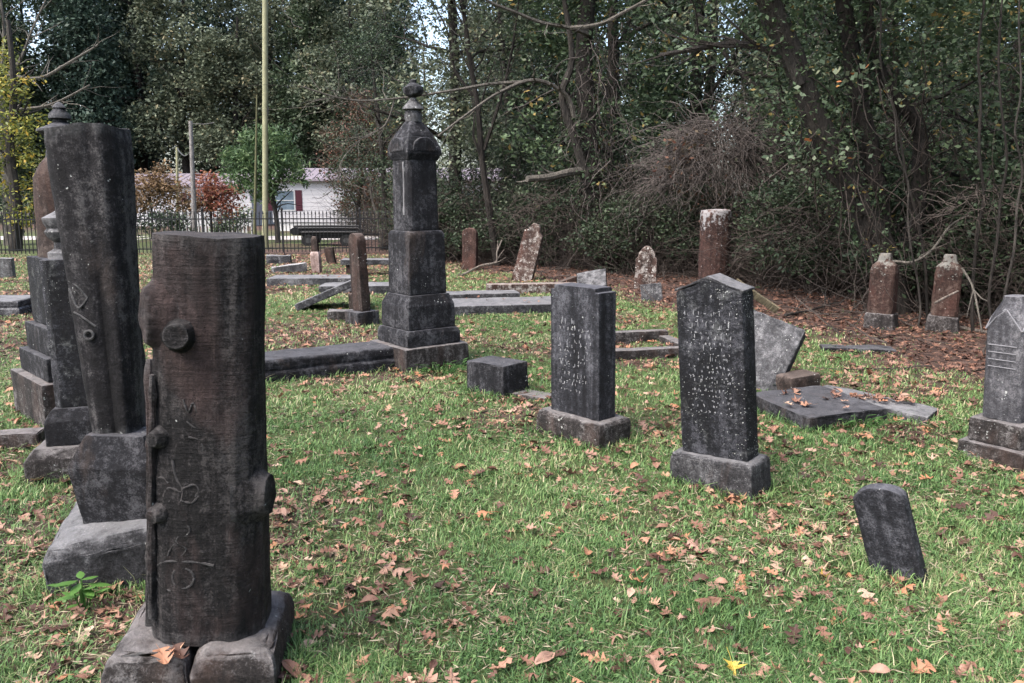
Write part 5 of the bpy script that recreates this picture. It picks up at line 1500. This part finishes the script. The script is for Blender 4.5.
x, y, g = scatter(62000, 1.9, 24, 1.0, 401, 1.0)
dens = litter(x, y)
keep = (g.random(len(x)) < 0.23 + 0.77 * dens) & ~blocked(x, y)
x, y, dens = x[keep], y[keep], dens[keep]
size = (.028 + .078 * g.random(len(x)) ** 1.5) * np.where(y > 9, 1.15, 1.0)
lift = g.uniform(0.004, 0.038, len(x)) * np.where(dens > .5, .7, 1)
order = np.argsort(-(size / y))
def leaf_matrix(i):
    r_ = random.Random(i)
    return Matrix.Translation((x[i], y[i], gh(x[i], y[i]) + lift[i])) @ Matrix.Rotation(r_.uniform(0, 6.28), 4, 'Z') @ Matrix.Rotation(r_.gauss(0, .26) + (math.pi if r_.random() < .4 else 0), 4, 'X') @ Matrix.Rotation(r_.gauss(0, .22), 4, 'Y') @ Matrix.Scale(size[i], 4)
for me in LEAVES:
    me.materials.append(M['litter_one'])
NEAR = 290
for i in order[:NEAR]:
    o = bpy.data.objects.new('fallen_leaf', LEAVES[i % 8]); COL.objects.link(o)
    o.matrix_world = leaf_matrix(int(i))
    tag(o, 'dry curled brown leaf lying on the nearest grass', 'leaf', 'fallen leaves on the nearest grass')
ym = LEAVES[1].copy(); ym.materials.clear(); ym.materials.append(M['litter_yellow'])
for px, py, s in ((732, 678, .085), (822, 583, .06)):
    xx, yy = G(px, py); o = bpy.data.objects.new('fallen_leaf', ym); COL.objects.link(o)
    o.matrix_world = Matrix.Translation((xx, yy, gh(xx, yy) + .04)) @ Matrix.Rotation(px, 4, 'Z') @ Matrix.Rotation(-.35, 4, 'X') @ Matrix.Scale(s, 4)
    tag(o, 'bright yellow star shaped leaf at the bottom edge of the grass' if py > 600 else 'smaller golden leaf in the grass left of the small leaning tablet', 'leaf', 'yellow fallen leaves')
# the rest of the litter
LV = []
for me in LEAVES:
    me.calc_loop_triangles()
    LV.append((np.array([v.co for v in me.vertices]), np.array([t_.vertices for t_ in me.loop_triangles])))
VV, FF, RR, off = [], [], [], 0
wd_ = woods(x, y)      # shade of the wood put into the leaf tone, darker under the trees
for i in order[NEAR:]:
    if y[i] > 13: v_, f_ = LV[(0, 1, 3)[i % 3]]
    else: v_, f_ = LV[i % 8]
    m_ = np.array(leaf_matrix(int(i)))
    VV.append(v_ @ m_[:3, :3].T + m_[:3, 3]); FF.append(f_ + off); RR.append(np.full(len(f_), g.random() * (1 - .42 * float(wd_[i])))); off += len(v_)
# leaves caught on slabs and in the cleft of the foreground base
for (cx, cy, z, rx, ry, n_) in ((2.76, 5.95, .105, .3, .12, 48), (2.27, 5.82, .13, .28, .28, 16), (-1.06, 2.33, .165, .05, .03, 3), (-.1, 11.75, .14, .7, .4, 10), (1.05, 8.55, .04, .7, .3, 40), (-3.75, 15.4, .16, .6, .3, 6)):
    for q in range(n_):
        v_, f_ = LV[q % 8]
        s_ = g.uniform(.05, .1)
        m_ = np.array(Matrix.Translation((cx + g.uniform(-rx, rx), cy + g.uniform(-ry, ry), z + .008)) @ Matrix.Rotation(g.uniform(0, 6), 4, 'Z') @ Matrix.Rotation(g.normal() * .15, 4, 'X') @ Matrix.Scale(s_, 4))
        VV.append(v_ @ m_[:3, :3].T + m_[:3, 3]); FF.append(f_ + off); RR.append(np.full(len(f_), g.random())); off += len(v_)
tag(link('fallen_leaves', np_mesh('fallen_leaves', np.concatenate(VV), np.concatenate(FF), np.concatenate(RR)), M['litter_stuff']), kind='stuff')

# ------------------------------------------------------------------ grass
def make_grass(n, seed):
    x, y, g = scatter(n, 1.8, 24, 2, seed, .5)
    d = litter(x, y)
    p = np.clip(1.05 - 1.02 * d, .03, 1) * (0.45 + 0.9 * fbm(x, y, 2.2, 31))
    tuft = fbm(x, y, 7.0, 33)
    p *= np.clip(0.35 + 1.4 * (fbm(x, y, 3.4, 35) - .2), .2, 1.2) * (0.5 + 1.0 * tuft)
    rim = blocked(x, y, .07)          # uncut tufts against the stones
    p = np.where(rim, np.maximum(p, .55), p)
    k = (g.random(n) < p) & ~blocked(x, y) & (woods(x, y) < .9)
    x, y, tuft, rim = x[k], y[k], tuft[k], rim[k]
    n = len(x)
    z = np.array([gh(a, b) for a, b in zip(x, y)])
    h = (0.016 + 0.048 * tuft * g.uniform(.35, 1.5, n)) * np.where(g.random(n) < .04, 1.7, 1.0) * np.where(rim, 1.7, 1.0)
    wd = (0.0022 + 0.0009 * y) * g.uniform(.7, 1.3, n)
    a = g.uniform(0, 2 * np.pi, n)
    lean = g.uniform(.2, 1.5, n)
    dx, dy = np.cos(a), np.sin(a)
    sx, sy = -dy, dx
    V = np.zeros((n, 5, 3))
    for j, (f, wv) in enumerate(((0, 1), (0, 1), (.55, .75), (.55, .75), (1, 0))):
        s = (-1 if j in (0, 2) else 1) * wv * wd / 2
        bend = lean * h * f * f
        V[:, j, 0] = x + dx * bend + sx * s
        V[:, j, 1] = y + dy * bend + sy * s
        V[:, j, 2] = z - .004 + h * f * (1 - .28 * lean * f)
    base = np.arange(n)[:, None] * 5
    F = np.concatenate([base + np.array([[0, 1, 3]]), base + np.array([[0, 3, 2]]), base + np.array([[2, 3, 4]])], 1).reshape(-1, 3)
    patch = fbm(x, y, 1.1, 41)
    tone = np.clip(.05 + .72 * patch + .23 * g.normal(size=n) + .12 * np.clip((y - 6) / 8, 0, 1), 0, 1)
    return np_mesh('grass', V.reshape(-1, 3), F, np.repeat(tone, 3))
tag(link('grass', make_grass(620000, 501), M['grass']), kind='stuff')

# low broad leaves of clover and dead thatch between the blades
def ground_weeds(n, seed):
    x, y, g = scatter(n, 1.9, 12, 2, seed, .4)
    k = (g.random(n) < np.clip(2.2 * (fbm(x, y, 1.7, 61) - .35), 0.05, 1) * (1 - .6 * litter(x, y))) & ~blocked(x, y)
    x, y = x[k], y[k]; n = len(x)
    z = np.array([gh(a, b) for a, b in zip(x, y)]) + g.uniform(.006, .035, n)
    a = g.uniform(0, 6.283, n); tl = g.uniform(-.5, .5, (n, 2))
    dead = g.random(n) < .45
    ln = np.where(dead, g.uniform(.02, .07, n), g.uniform(.009, .02, n)) * (1 + .05 * y)
    wd = np.where(dead, g.uniform(.002, .004, n) * (1 + .15 * y), ln * .75)
    u = np.stack([np.cos(a), np.sin(a), tl[:, 0] * np.where(dead, .3, 1)], 1); v = np.stack([-np.sin(a), np.cos(a), tl[:, 1]], 1)
    P = np.stack([x, y, np.where(dead, z - .004, z)], 1)
    V = np.stack([P - u * ln[:, None] * .5, P - v * wd[:, None] * .5, P + u * ln[:, None] * .5, P + v * wd[:, None] * .5], 1)
    tone = np.where(dead, g.uniform(.72, 1, n), g.uniform(.05, .5, n))
    return np_mesh('ground_weeds', V.reshape(-1, 3), np.arange(n * 4).reshape(n, 4), tone)
tag(link('ground_weeds', ground_weeds(150000, 601), leafmat('clover and thatch', [(0, (0.04, 0.085, 0.028)), (0.5, (0.10, 0.17, 0.055)), (0.6, (0.10, 0.17, 0.055)), (0.7, (0.15, 0.105, 0.07)), (1, (0.42, 0.35, 0.25))])), kind='stuff')
